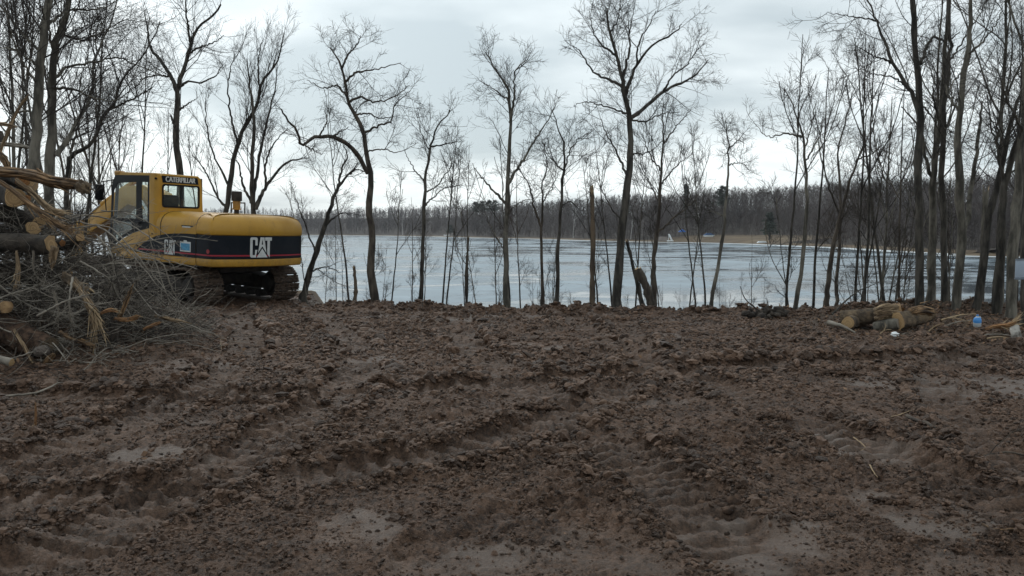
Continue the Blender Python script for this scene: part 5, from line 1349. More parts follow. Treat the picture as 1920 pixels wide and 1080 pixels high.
for y in (0.56, 1.18):
    bm = bmesh.new(); solid_box(bm, (0.28, y, 1.72), (0.5, 0.14, 0.34)); finish('console', bm, M['cab_inside'], cab, 0.03)
    bm = bmesh.new(); solid_cyl(bm, (0.46, y, 1.88), (0.5, y, 2.1), 0.02, seg=8); solid_cyl(bm, (0.5, y, 2.08), (0.51, y, 2.2), 0.032, seg=8); finish('joystick', bm, M['black'], cab)
# mirror on its arm at the front left corner
bm = bmesh.new(); solid_box(bm, (1.84, CY1 + 0.08, 2.56), (0.07, 0.22, 0.40)); mir = finish('mirror', bm, M['black'], cab, 0.03)
bm = bmesh.new(); solid_cyl(bm, (1.36, CY1 - 0.08, 2.9), (1.80, CY1 + 0.04, 2.82), 0.014, seg=6); solid_cyl(bm, (1.76, CY1 + 0.02, 2.82), (1.70, CY1 - 0.02, 2.1), 0.014, seg=6); finish('mirror_arm', bm, M['black'], mir)
# --- exhaust, intake and rail on the hood
ex = empty('exhaust_stack', (-1.45, -0.10, 2.18), parent=EX); ex.scale = (0.85, 0.85, 0.85)
bm = bmesh.new(); solid_cyl(bm, (0, 0, -0.05), (0, 0, 0.16), 0.07, seg=14); finish('pipe_base', bm, M['under'], ex)
bm = bmesh.new(); solid_cyl(bm, (0, 0, 0.14), (0, 0, 0.36), 0.10, 0.11, seg=16); solid_cyl(bm, (0, 0, 0.11), (0, 0, 0.15), 0.13, seg=16); finish('filter_bowl', bm, M['yellow_old'], ex, 0.01)
bm = bmesh.new(); solid_cyl(bm, (0, 0, 0.36), (0, 0, 0.64), 0.15, 0.145, seg=18); finish('filter_cap', bm, M['under'], ex, 0.02)
bm = bmesh.new()
for a, b in (((-1.1, -0.62, 2.15), (-1.1, -0.62, 2.45)), ((-1.1, -0.62, 2.45), (-0.2, -0.9, 2.45)), ((-0.2, -0.9, 2.45), (-0.2, -0.9, 1.8))):
    solid_cyl(bm, a, b, 0.018, seg=8)
finish('hand_rail', bm, M['metal_dark'], EX)
# --- boom, stick and bucket reaching away behind the brush pile
boom = empty('boom', parent=EX)
bp = [(0.45, 1.30), (0.75, 1.22), (1.9, 2.12), (2.9, 2.28), (5.85, 0.92), (6.0, 1.12), (5.75, 1.32), (3.2, 2.76), (2.2, 2.82), (1.5, 2.62), (0.5, 1.72)]
bm = bmesh.new(); prism(bm, bp, 'y', -0.32, 0.10); finish('boom_beam', bm, M['yellow'], boom, 0.02)
for y in (-0.48, 0.20):
    bm = bmesh.new(); solid_cyl(bm, (0.95, y, 1.22), (1.7, y, 2.05), 0.075, seg=14); finish('lift_cylinder', bm, M['yellow'], boom)
    bm = bmesh.new(); solid_cyl(bm, (1.7, y, 2.05), (2.2, y, 2.5), 0.042, seg=12); finish('cylinder_rod', bm, M['steel'], boom)
bm = bmesh.new(); solid_cyl(bm, (2.8, -0.11, 2.95), (4.5, -0.11, 2.25), 0.075, seg=14); finish('stick_cylinder', bm, M['yellow'], boom)
bm = bmesh.new(); solid_cyl(bm, (4.5, -0.11, 2.25), (5.6, -0.11, 1.72), 0.045, seg=12); finish('cylinder_rod', bm, M['steel'], boom)
bm = bmesh.new(); prism(bm, [(5.45, 1.78), (5.72, 1.66), (6.2, 1.0), (5.55, 0.36), (5.36, 0.40), (5.62, 0.95)], 'y', -0.27, 0.05); stick = finish('stick', bm, M['yellow'], boom, 0.02)
bk = empty('bucket', parent=EX)
bm = bmesh.new(); prism(bm, [(5.42, 0.72), (5.12, 0.70), (4.55, 0.42), (4.42, 0.24), (4.55, 0.24), (4.75, 0.34), (5.15, 0.30), (5.55, 0.26), (5.62, 0.40)], 'y', -0.70, 0.48); finish('bucket_shell', bm, M['mudcake'], bk, 0.01)
for i in range(5):
    bm = bmesh.new(); prism(bm, [(4.55, 0.24), (4.42, 0.36), (4.25, 0.26)], 'y', -0.66 + i * 0.26, -0.58 + i * 0.26); finish('tooth', bm, M['mudcake'], bk)
# mud flung on the deck edge: cracked light between track and deck stays open

# ------------------------------------------------------------------ logs, torn timber and brush
def rough_tube(P, r, sides, rs, rough=0.05, flat=1.0):
    V, F = tubes(np.asarray(P)[None], np.asarray(r)[None], sides)
    k = len(P); V = V.reshape(k, sides, 3)
    c = np.asarray(P)[:, None, :]
    pr = 1 + rough * rs.randn(1, sides, 1) + rough * 0.7 * rs.randn(k, sides, 1)
    V = c + (V - c) * pr
    if flat != 1.0:
        V[..., 2] = c[..., 2] + (V[..., 2] - c[..., 2]) * flat
    return V, F
def log(label, p0, p1, r0, r1, bark='log_bark', end='cut_wood', seed=0, name='cut_log', bend=0.04, ends=(True, True), group=None):
    rs = np.random.RandomState(seed + 300)
    p0, p1 = np.array(p0[:]), np.array(p1[:]); k = 12; t = np.linspace(0, 1, k)[:, None]
    P = p0 * (1 - t) + p1 * t; P += np.sin(t * math.pi) * bend * rs.randn(1, 3)
    r = np.linspace(r0, r1, k)
    P[1:-1] += rs.randn(k - 2, 3) * r0 * 0.05
    V, F = rough_tube(P, r, 14, rs, 0.075)
    e = empty(name, Vector((p0 + p1) / 2)); tag(e, label, 'log', group)
    o_ = (p0 + p1) / 2
    obj('bark', mesh_np('bark', V.reshape(-1, 3) - o_, F, M[bark], True), e)
    for use, j, sgn in ((ends[0], 0, -1), (ends[1], k - 1, 1)):
        if not use: continue
        d = (P[-1] - P[0]) / np.linalg.norm(P[-1] - P[0]) * sgn
        ring = V[j]; inner = P[j] + (ring - P[j]) * 0.5 + d * 0.004
        rim = P[j] + (ring - P[j]) * 0.93 + d * 0.002
        ctr = (P[j] + d * 0.002)[None]
        W = np.vstack([ring, rim, inner, ctr]) - o_
        n = 14; a = np.arange(n); b = (a + 1) % n
        cf = obj('cut_face', mesh_np('cut_face', W, [np.concatenate([np.stack([a, b, n + b, n + a], 1), np.stack([n + a, n + b, 2 * n + b, 2 * n + a], 1)]), np.stack([2 * n + a, 2 * n + b, np.full(n, 3 * n)], 1)], M[{'cut_wood': 'ring_wood', 'cut_orange': 'ring_orange'}.get(end, end)]), e)
        ctr_ = W[3 * n]; rho = np.linalg.norm(W - ctr_, axis=1) / max(r0, r1)
        gv = np.stack([rho * 1.0, (W - ctr_)[:, 0] * 0.8 + seed, (W - ctr_)[:, 2] * 0.8], 1)
        cf.data.attributes.new('grain', 'FLOAT_VECTOR', 'POINT').data.foreach_set('vector', gv.astype(np.float32).ravel())
    return e
def splinter(label, pts, w0, w1, material, seed, Y=None, flat=0.45, rough=0.22, sides=9, name='splintered_timber', fibres=8, cat='timber', group=None, tip=0.25, P=None, fl=0.28):
    """a torn length of wood: ragged flattened body with loose fibres at its torn end"""
    rs = np.random.RandomState(seed + 500)
    if P is None: P = np.array([at(px, py, Y)[:] for px, py in pts])
    k = 16; C = catmull(P, k)
    r = np.linspace(w0, w1, k) * (1 + 0.12 * rs.randn(k)) * 0.7; r[-1] *= tip; r[-2] *= 0.7
    V, F = rough_tube(C, r, sides, rs, rough, 1.0)
    ln = np.linalg.norm(C[-1] - C[0]); ax = (C[-1] - C[0]) / ln
    V += ax[None, None] * rs.randn(1, sides, 1) * ln * 0.02
    o_ = C[k // 2]
    caps = np.array([0])
    e = empty(name, Vector(o_)); tag(e, label, cat, group)
    Vf = V.reshape(-1, 3)
    Vf = np.vstack([Vf, C[0], C[-1] + ax * w1 * 0.6])
    n = sides; a = np.arange(n); b = (a + 1) % n
    tri = np.concatenate([np.stack([b, a, np.full(n, k * n)], 1), np.stack([(k - 1) * n + a, (k - 1) * n + b, np.full(n, k * n + 1)], 1)])
    gm = {'pale_wood': 'grain_pale', 'split_wood': 'grain_split', 'cut_orange': 'grain_orange'}.get(material, material)
    me = mesh_np('torn_wood', Vf - o_, [F, tri], M[gm], False)
    sarc = np.r_[0, np.cumsum(np.linalg.norm(np.diff(C, axis=0), axis=1))]
    th = np.arange(sides) * 2 * np.pi / sides
    G = np.stack([np.repeat(np.cos(th)[None], k, 0) * 1.9 + seed, np.repeat(np.sin(th)[None], k, 0) * 1.9, np.repeat(sarc[:, None] * 1.6, sides, 1)], 2).reshape(-1, 3)
    G = np.vstack([G, [[seed, 0, 0]], [[seed, 0, sarc[-1] * 1.6]]])
    ga = me.attributes.new('grain', 'FLOAT_VECTOR', 'POINT'); ga.data.foreach_set('vector', G.astype(np.float32).ravel())
    obj('torn_wood', me, e)
    # the split body itself: long slivers lying along the core
    ns = max(9, int(13 * max(w0, w1) / 0.06)); 
    t0 = rs.uniform(-0.02, 0.35, ns); t1 = rs.uniform(0.6, 1.06, ns); kk = 6
    q = t0[:, None] + (t1 - t0)[:, None] * np.linspace(0, 1, kk)[None]
    qi = np.clip(q, 0, 1) * (k - 1); i0 = np.minimum(qi.astype(int), k - 2); fr_ = (qi - i0)[..., None]
    base = C[i0] * (1 - fr_) + C[i0 + 1] * fr_ + ax[None, None] * (np.clip(q - 1, 0, 1) + np.minimum(q, 0))[..., None] * ln
    wr = (w0 + (w1 - w0) * np.clip(q, 0, 1))[..., None]
    dirs = rs.randn(ns, 1, 3); dirs -= (dirs * ax).sum(2, keepdims=True) * ax; dirs /= np.linalg.norm(dirs, axis=2, keepdims=True)
    Q = base + dirs * wr * (0.45 + 0.45 * rs.rand(ns, 1, 1)) * (1 + 0.5 * np.linspace(0, 1, kk)[None, :, None] ** 3 * rs.rand(ns, 1, 1)) + rs.randn(ns, kk, 3) * wr * 0.05
    rq = wr[..., 0] * (0.16 + 0.36 * rs.rand(ns, 1)) * np.array([[0.25, 0.9, 1, 1, 0.8, 0.1]])
    Vs, Fs = tubes(Q, rq, 4)
    ms_ = mesh_np('slivers', Vs - o_, Fs, M[gm], False)
    gv = np.repeat(np.stack([rs.rand(ns, 1) * 40 + np.zeros((1, kk)), rs.rand(ns, 1) * 9 + np.zeros((1, kk)), q * ln * 1.2], 2).reshape(-1, 3), 4, 0)
    ms_.attributes.new('grain', 'FLOAT_VECTOR', 'POINT').data.foreach_set('vector', gv.astype(np.float32).ravel())
    so = obj('slivers', ms_, e); so['kind'] = 'stuff'
    if fibres:
        acc = Acc(); m = fibres
        t = rs.uniform(0.45, 1.0, m); j = (t * (k - 1)).astype(int)
        st = C[j] + rs.randn(m, 3) * r[j][:, None] * 0.7
        tan = C[np.minimum(j + 1, k - 1)] - C[np.maximum(j - 1, 0)]; tan /= np.linalg.norm(tan, axis=1)[:, None]
        D = tan + rs.randn(m, 3) * 0.22; D /= np.linalg.norm(D, axis=1)[:, None]
        L = ln * fl * (0.4 + rs.rand(m))
        Q = np.stack([st, st + D * L[:, None] * 0.5, st + D * L[:, None] + rs.randn(m, 3) * L[:, None] * 0.06], 1)
        rr_ = (w1 * (0.07 + 0.16 * rs.rand(m)))[:, None] * np.array([[1, 0.8, 0.15]])
        Vq, Fq = tubes(Q, rr_, 4)
        fo = obj('fibres', mesh_np('fibres', Vq - o_, Fq, M['pale_wood'] if material != 'split_wood' else M['split_wood']), e); fo['kind'] = 'stuff'
    return e
def px_m(w, Y): return w / FPX * Y
GP = 'timber in the brush pile'
log('thick black barked log across the pile with a pale sawn end', at(-90, 455, 10.9), at(96, 459, 10.7), px_m(19, 10.8), px_m(17, 10.8), 'log_bark', 'cut_wood', 1)
log('log pointing outward with a round pale sawn face in the top of the pile', at(-40, 366, 12.4), at(27, 371, 10.5), 0.135, 0.128, 'log_bark', 'cut_wood', 2)
log('log with an orange sawn end under the long split timber', at(10, 330, 12.2), at(42, 338, 11.1), 0.10, 0.095, 'log_bark', 'cut_orange', 3)
log('small orange ended log tucked behind the round pale face', at(20, 378, 11.8), at(47, 373, 11.0), 0.08, 0.075, 'log_bark', 'cut_orange', 4)
log('small log with a round tan end poking out toward the cab', at(96, 452, 12.2), at(150, 445, 11.1), 0.062, 0.055, 'log_bark', 'cut_wood', 5)
log('slim dark log ending beside the black barked log', at(60, 450, 12.0), at(117, 456, 11.2), 0.05, 0.045, 'log_bark', 'cut_orange', 6)
log('wet black log lying behind, under the pale round face', at(-120, 372, 11.9), at(72, 420, 11.3), 0.15, 0.12, 'log_bark', 'cut_wood', 7)
log('mossy black log in the gap above the thick barked log', at(-30, 450, 12.4), at(62, 428, 11.0), 0.10, 0.09, 'log_bark', 'cut_wood', 8)
log('long dark log at the back of the pile rising to the left', at(-140, 300, 12.6), at(60, 345, 12.3), 0.17, 0.14, 'log_bark', 'cut_wood', 9)
log('dark log low in the pile hidden behind twigs', at(-120, 510, 11.3), at(130, 520, 11.6), 0.17, 0.14, 'log_bark', 'cut_wood', 10)
log('mud covered thick log sloping down at the foot of the pile', at(-70, 555, 10.6), at(92, 655, 9.9), 0.24, 0.16, 'clod', 'log_mossy', 11)
log('pale grey log end at the very foot of the pile', at(-60, 625, 9.5), at(22, 680, 9.2), 0.05, 0.045, 'twig_pale', 'cut_wood', 12)
log('bark stripped log leaning at the left end of the pile', at(-110, 560, 10.2), at(-10, 250, 11.8), 0.15, 0.12, 'log_bark', 'cut_wood', 13)
log('dirty brown log end above the mud covered log', at(-60, 580, 11.0), at(12, 576, 9.9), 0.085, 0.08, 'log_mossy', 'split_wood', 14)
splinter('long split timber lying along the top of the pile toward the cab', [(-90, 322), (10, 323), (60, 329), (100, 341), (138, 345), (156, 350)], px_m(10, 10.6), px_m(9, 10.6), 'split_wood', 1, 10.6, rough=0.16, fibres=10, sides=12, tip=0.6, fl=0.12)
splinter('dark shattered knot at the end of the long split timber', [(146, 344), (158, 352), (168, 362)], px_m(13, 10.6), px_m(7, 10.6), 'log_mossy', 2, 10.55, rough=0.3, fibres=9)
splinter('fan of torn tan fibres sweeping down over the round log face', [(-40, 318), (15, 350), (58, 384), (95, 412), (128, 434)], px_m(4, 10.4), px_m(6, 10.4), 'split_wood', 3, 10.3, rough=0.3, fibres=46, fl=0.3)
splinter('second torn strip of tan wood under the fan of fibres', [(30, 338), (62, 362), (92, 392), (118, 400)], px_m(5, 10.5), px_m(6, 10.5), 'pale_wood', 4, 10.5, rough=0.3, fibres=24)
splinter('pale stake of split wood slanting up out of the pile top', [(-12, 330), (8, 265), (28, 215), (50, 180)], px_m(4.5, 10.8), px_m(2.5, 10.8), 'pale_wood', 5, 10.8, rough=0.2, fibres=6)
splinter('short level splinter of tan wood across the pale stake', [(-30, 228), (5, 232), (34, 238)], px_m(4, 10.6), px_m(3, 10.6), 'pale_wood', 6, 10.6, fibres=4)
splinter('broad frayed slab of tan wood at the top of the pile', [(-40, 250), (-12, 280), (8, 300), (14, 318)], px_m(7, 10.8), px_m(5, 10.8), 'split_wood', 7, 10.7, fibres=26)
splinter('grey bare pole lying level behind the pale stake', [(-20, 268), (30, 272), (54, 276)], px_m(4, 11.4), px_m(4, 11.4), 'twig_pale', 8, 11.4, rough=0.08, fibres=0)
splinter('pale sliver hanging straight down below the thick black log', [(31, 470), (34, 496), (33, 518), (32, 540)], px_m(3, 10.4), px_m(6, 10.4), 'pale_wood', 9, 10.4, rough=0.15, fibres=6, tip=0.9)
splinter('wedge of tan wood hanging from the sawn end of the thick log', [(102, 462), (98, 480), (97, 502)], px_m(8, 10.5), px_m(5, 10.5), 'pale_wood', 10, 10.5, fibres=4)
splinter('torn stump of pale wood with a frayed foot in the brush', [(138, 528), (160, 560), (176, 590), (180, 628)], px_m(5, 10.3), px_m(8, 10.3), 'pale_wood', 11, 10.2, rough=0.3, fibres=60, sides=12, fl=0.35)
splinter('brown bark sheathed root running into the pale torn stump', [(118, 515), (140, 530), (162, 552)], px_m(8, 10.4), px_m(12, 10.4), 'log_mossy', 12, 10.3, fibres=4)
splinter('burnt black stump leaning at the right end of the pile', [(205, 655), (214, 625), (222, 598)], px_m(13, 10.6), px_m(11, 10.6), 'log_bark', 13, 10.6, rough=0.25, fibres=0, tip=0.8)
splinter('tan splinter spire standing on the black stump', [(218, 605), (228, 585), (238, 560), (249, 535)], px_m(5, 10.6), px_m(3, 10.6), 'split_wood', 14, 10.6, rough=0.3, fibres=12)
splinter('orange shattered heartwood bursting from the black stump', [(215, 598), (240, 600), (262, 592)], px_m(3.5, 10.5), px_m(4, 10.5), 'cut_orange', 15, 10.5, rough=0.35, fibres=14)
splinter('orange brown torn chunk beside the pale torn stump', [(188, 588), (206, 582), (222, 584)], px_m(4, 10.3), px_m(3.5, 10.3), 'cut_orange', 16, 10.3, rough=0.35, fibres=12)
splinter('tan plank sliver pointing right at the foot of the pile', [(110, 622), (140, 636), (176, 648)], px_m(5, 10.0), px_m(4, 10.0), 'split_wood', 17, 9.95, fibres=3)
splinter('straight tan stick lying out to the right of the black stump', [(290, 592), (320, 598), (358, 607)], px_m(4, 11.2), px_m(3, 11.2), 'pale_wood', 18, 11.2, fibres=5)
splinter('little orange chunk of wood on the mud by the black stump', [(268, 618), (282, 612), (302, 604)], px_m(3, 10.8), px_m(3, 10.8), 'cut_orange', 19, 10.8, rough=0.3, fibres=5)
splinter('peeled crooked stick leaning at the foot of the pile', [(26, 617), (44, 645), (58, 675), (70, 688)], px_m(3.5, 9.8), px_m(4, 9.8), 'pale_wood', 20, 9.7, rough=0.1, fibres=0, tip=0.9)
splinter('short red brown stub on the ground by the peeled stick', [(80, 686), (92, 672), (100, 664)], px_m(6, 9.7), px_m(6, 9.7), 'split_wood', 21, 9.7, fibres=0, tip=0.9)

# brush: single branches one can follow, then the tangle between them
def dead_branch(label, P, r0, seed, group=None, material='twig_pale', twigs=14, name='dead_branch', cat='branch', tl=0.45):
    rs = np.random.RandomState(seed + 900)
    P = catmull(P, 24); P[1:-1] += rs.randn(22, 3) * min(0.006, 0.0035 * np.linalg.norm(P[-1] - P[0]))
    r = r0 * np.linspace(1, 0.3, 24)
    o_ = P[0].copy()
    e = empty(name, Vector(o_)); tag(e, label, cat, group)
    V, F = tubes(P[None], r[None], 6)
    obj('stem', mesh_np('stem', V - o_, F, M[material], True), e)
    if twigs:
        a = Acc(); Q, RQ = sprout(rs, P[None], r[None], twigs, 0.2, 1, 0.75, 0.3, 6, 0.0, 0.16, 0.003, lmax=tl * 2)
        a.add(*tubes(Q, RQ, 4))
        Q2, R2 = sprout(rs, Q, RQ, twigs * 3, 0.2, 1, 0.75, 0.55, 4, 0.0, 0.16, 0.0022)
        a.add(*tubes(Q2, R2, 3))
        a.V = [v - o_ for v in a.V]
        obj('twigs', a.mesh('twigs', M[material]), e)
    return e
BR = [([(150, 415), (195, 430), (240, 470), (300, 540), (365, 590)], 11.2), ([(130, 428), (200, 425), (250, 470), (290, 520), (330, 562)], 11.0), ([(150, 480), (200, 470), (260, 455), (330, 444), (408, 452)], 11.4),
      ([(170, 505), (250, 484), (300, 492), (322, 540), (352, 600), (382, 645)], 11.3), ([(150, 490), (200, 520), (222, 558), (242, 566)], 10.8), ([(230, 515), (268, 560), (300, 592), (350, 580), (398, 574)], 11.3),
      ([(290, 490), (316, 560), (345, 600), (402, 636)], 11.6), ([(255, 630), (320, 602), (380, 620), (424, 642)], 11.4), ([(62, 470), (66, 515), (100, 542)], 10.2), ([(-30, 570), (30, 548), (92, 530)], 10.0),
      ([(70, 592), (130, 562), (190, 548)], 9.9), ([(136, 520), (130, 570), (136, 622)], 10.0), ([(-20, 520), (60, 575), (150, 590)], 10.1), ([(20, 640), (90, 610), (170, 575), (250, 560)], 10.2),
      ([(-30, 600), (60, 640), (120, 655)], 9.8), ([(90, 470), (150, 500), (230, 495), (330, 520)], 11.2), ([(180, 440), (210, 480), (215, 540), (250, 600)], 11.0), ([(120, 440), (200, 455), (290, 480), (370, 505)], 11.5),
      ([(60, 655), (110, 635), (180, 640), (260, 660)], 10.3), ([(160, 560), (210, 530), (270, 520), (300, 470)], 11.2), ([(100, 545), (110, 590), (104, 640)], 9.9), ([(240, 640), (300, 640), (340, 665), (415, 662)], 11.0),
      ([(190, 395), (240, 400), (300, 430), (345, 470)], 11.8), ([(100, 410), (170, 405), (240, 420), (300, 455), (345, 452)], 11.7), ([(0, 690), (60, 660), (120, 640)], 9.6), ([(70, 690), (130, 694), (175, 680), (205, 668)], 9.75)]
for i, (pp, Y) in enumerate(BR):
    rs = np.random.RandomState(i)
    P = np.array([at(px, py, Y + 0.5 * (j / (len(pp) - 1)) * rs.uniform(-1, 1))[:] for j, (px, py) in enumerate(pp)])
    P[:, 2] = np.maximum(P[:, 2], base_h(P[:, 0], P[:, 1]) + 0.03)
    dead_branch('grey dead branch ' + ('arching out of the brush pile before the tracks' if pp[-1][0] > 340 else 'lying low at the foot of the brush pile' if pp[-1][1] > 615 else 'reaching from the brush pile toward the black stump' if pp[-1][0] > 215 else 'tangled below the thick black barked log'), P, 0.011 + 0.006 * rs.rand(), i, 'branches in the brush pile', twigs=8 if pp[-1][0] > 300 else 14)
def build_tangle():
    rs = np.random.RandomState(77)
    n = 9000
    u = rs.rand(n) ** 1.25
    x = -9.6 + 4.55 * u + 0.25 * rs.randn(n)
    y = 11.4 + 0.85 * rs.randn(n) + 0.25 * u
    top = np.interp(x, [-10, -8.2, -7.2, -6.4, -5.8, -5.2, -4.6, -3.8], [2.3, 2.1, 1.9, 1.75, 1.35, 0.42, 0.12, 0.02])
    z0 = base_h(x, y)
    z = z0 + np.maximum(top - z0 * 0.5, 0.06) * rs.rand(n) ** 1.35 * np.exp(-((y - 11.4) / 1.6) ** 2)
    k = 6
    a = rs.rand(n) * 6.283; el = rs.randn(n) * 0.35
    D = np.stack([np.cos(a) * np.cos(el), np.sin(a) * np.cos(el) * 0.7, np.sin(el)], 1)
    L = 0.25 + 0.95 * rs.rand(n) ** 1.7
    Q = np.empty((n, k, 3)); Q[:, 0] = np.c_[x, y, z]
    for j in range(1, k):
        D = D + rs.randn(n, 3) * 0.2; D /= np.linalg.norm(D, axis=1)[:, None]
        Q[:, j] = Q[:, j - 1] + D * (L / (k - 1))[:, None]
    Q[..., 2] = np.maximum(Q[..., 2], base_h(Q[..., 0], Q[..., 1]) + 0.015)
    r = (0.003 + 0.0075 * rs.rand(n) ** 2.5)[:, None] * np.linspace(1, 0.35, k)[None]
    h = n // 2
    for nm, sl, m in (('brush_tangle', slice(0, h), 'twig_pale'), ('brush_tangle', slice(h, n), 'twig_brown')):
        V, F = tubes(Q[sl], r[sl], 3)
        tag(obj(nm, mesh_np(nm, V, F, M[m])), 'tangle of fine %s twigs filling the brush pile' % ('pale grey' if m == 'twig_pale' else 'dark brown'), 'brush', None, 'stuff')
build_tangle()
def rock(name, label, px, py, r, m, seed, cat='stone', Y=None, dz=0.0):
    Y = Y or CAM_H / ((py - HORIZON) / FPX)
    p = at(px, py, Y)
    bm = bmesh.new(); bmesh.ops.create_icosphere(bm, subdivisions=3, radius=r)
    rs = np.random.RandomState(seed); f = rs.randn(3, 3)
    for v in bm.verts:
        q = v.co.normalized(); s = 1 + 0.12 * math.sin(3 * (q @ Vector(f[0])) + seed) + 0.08 * math.sin(5 * (q @ Vector(f[1])))
        v.co = Vector((v.co.x * s * 1.15, v.co.y * s, v.co.z * s * 0.8))
    o = finish(name, bm, m, None, smooth=True, loc=(p.x, p.y, p.z + dz)); tag(o, label, cat); return o
rock('stone', 'rounded brown stone at the foot of the brush pile', 78, 658, 0.085, M['stone'], 1, Y=9.75)

# ------------------------------------------------------------------ sticks on the open mud
def ground_pt(px, py, lift=0.01):
    Y = CAM_H / ((py - HORIZON) / FPX); p = at(px, py, Y)
    k = np.argmin((GX - p.x) ** 2 + (GY - p.y) ** 2)
    return np.array([p.x, p.y, GH[k] + lift])
dead_branch('long pale barked stick lying on the mud below the brush pile', np.array([ground_pt(*q, 0.03) for q in ((-60, 748), (20, 740), (70, 736), (115, 728), (160, 718))]), 0.016, 50, None, 'twig_pale', 3)
dead_branch('dark branch lying half sunk across the smeared mud', np.array([ground_pt(*q, 0.02) for q in ((1700, 790), (1770, 830), (1830, 850), (1890, 856), (1990, 875))]), 0.016, 51, None, 'bark_brown', 3)
splinter('orange splinter of wood beside the wet mud ruts', None, 0.012, 0.008, 'split_wood', 52, P=np.array([ground_pt(*q, 0.02) for q in ((1842, 1008), (1868, 1022), (1930, 1034))]), fibres=4)
p = ground_pt(52, 815, 0.0); q = ground_pt(66, 810, 0.0)
splinter('short red barked stick standing up out of the mud', None, 0.014, 0.010, 'cut_orange', 53, P=np.array([q + (0, 0, -0.02), q + (0.01, 0, 0.09), q + (0.012, 0, 0.20)]), rough=0.12, fibres=2, tip=0.8)
splinter('flat bark flake at the foot of the standing red stick', None, 0.008, 0.010, 'split_wood', 54, P=np.array([p + (-0.05, 0, 0.012), p + (0.02, 0, 0.02), q + (0, 0, 0.02)]), fibres=3)
for i, (a, b, c, lab) in enumerate([((1600, 826), (1622, 834), (1612, 852), 'tiny bent straw on the wet mud'), ((1500, 838), (1511, 836), (1522, 834), 'short pale sliver on the mud beside the dark lump'),
        ((1670, 790), (1692, 782), (1718, 780), 'pale thin twig forked on the smeared mud'), ((1630, 890), (1640, 896), (1646, 904), 'tiny pale straw near the right ruts'), ((400, 635), (412, 648), (416, 662), 'pale forked twig end on the mud by the brush pile'),
        ((240, 645), (243, 652), (241, 662), 'small white chip standing by the black stump')]):
    dead_branch(lab, np.array([ground_pt(*w, 0.02) for w in (a, b, c)]), 0.005, 60 + i, None, 'pale_wood', 0, 'straw', 'straw')

# ------------------------------------------------------------------ log heap on the right
big = log('big brown log resting on top of the log heap, its right half torn open', at(1578, 598, 13.9), at(1690, 585, 13.5), px_m(17, 13.6), px_m(15, 13.6), 'log_mossy', 'cut_orange', 21, bend=0.0)
def torn_patch(p0, p1, r, m, parent, seed, a0, a1, lo, hi):
    rs = np.random.RandomState(seed); n = 11; k = 12
    p0, p1 = np.array(p0[:]), np.array(p1[:]); ax = (p1 - p0); L = np.linalg.norm(ax); ax /= L
    U = np.cross(ax, [0, 0, 1]); U /= np.linalg.norm(U); W = np.cross(U, ax)
    V = []
    for i in range(k):
        t = lo + (hi - lo) * i / (k - 1)
        for j in range(n):
            a = a0 + (a1 - a0) * j / (n - 1) + 0.05 * rs.randn()
            edge = 0.80 if (i in (0, k - 1) or j in (0, n - 1)) else 1.09 + 0.06 * rs.randn()
            tt = t + 0.03 * rs.randn() * (i in (0, k - 1))
            V.append(p0 + ax * L * tt + (U * math.cos(a) + W * math.sin(a)) * r * edge)
    idx = np.arange((k - 1) * n).reshape(k - 1, n)[:, :-1].ravel()
    me = mesh_np('torn_wood', np.array(V) - np.array(parent.location), np.stack([idx, idx + 1, idx + n + 1, idx + n], 1), m, True)
    obj('torn_wood', me, parent)
for sd_, y_, w_ in ((31, 576, 0.055), (32, 583, 0.05), (33, 592, 0.045)):
    e2 = splinter('torn', [(1640, y_ + 6), (1662, y_), (1688, y_ + 1)], w_, w_ * 1.1, 'pale_wood', sd_, 13.42, rough=0.3, fibres=6)
    for ch_ in list(e2.children):
        ch_.parent = big; ch_.location = e2.location - big.location
    bpy.data.objects.remove(e2)
torn_patch(at(1578, 598, 13.9), at(1690, 585, 13.5), px_m(15.5, 13.6), M['split_wood'], big, 2, -0.6, 4.2, 0.86, 1.01)
log('stubby log facing out with a rough yellow sawn end, under the big brown log', at(1612, 600, 14.2), at(1590, 606, 13.3), 0.10, 0.105, 'log_mossy', 'cut_wood', 22, bend=0.0)
ch = log('gnarled chunk of trunk with a pale slanted cut, right in the heap', at(1684, 604, 13.2), at(1748, 590, 13.4), 0.15, 0.105, 'log_mossy', 'cut_wood', 23, bend=0.0)
splinter('rotten knotted end of wood on the gnarled chunk', [(1705, 588), (1728, 582), (1752, 588)], 0.09, 0.06, 'split_wood', 24, 13.25, rough=0.35, fibres=8)
log('flat grey split log lying under the big brown log', at(1640, 613, 13.5), at(1688, 606, 13.2), 0.085, 0.10, 'bark_grey', 'twig_pale', 25, bend=0.0)
log('low brown log at the back of the heap', at(1585, 612, 14.3), at(1740, 606, 14.1), 0.14, 0.13, 'log_bark', 'cut_wood', 29)
dead_branch('grey bare pole slanting into the log heap from the left', np.array([at(1552, 604, 13.4)[:], at(1580, 612, 13.2)[:], at(1604, 624, 12.9)[:]]), 0.045, 26, None, 'twig_pale', 0)
dead_branch('dark bare branch rising over the log heap to the right', np.array([at(1560, 590, 13.8)[:], at(1600, 552, 14)[:], at(1650, 528, 14.2)[:]]), 0.018, 27, None, 'bark_dark', 6)
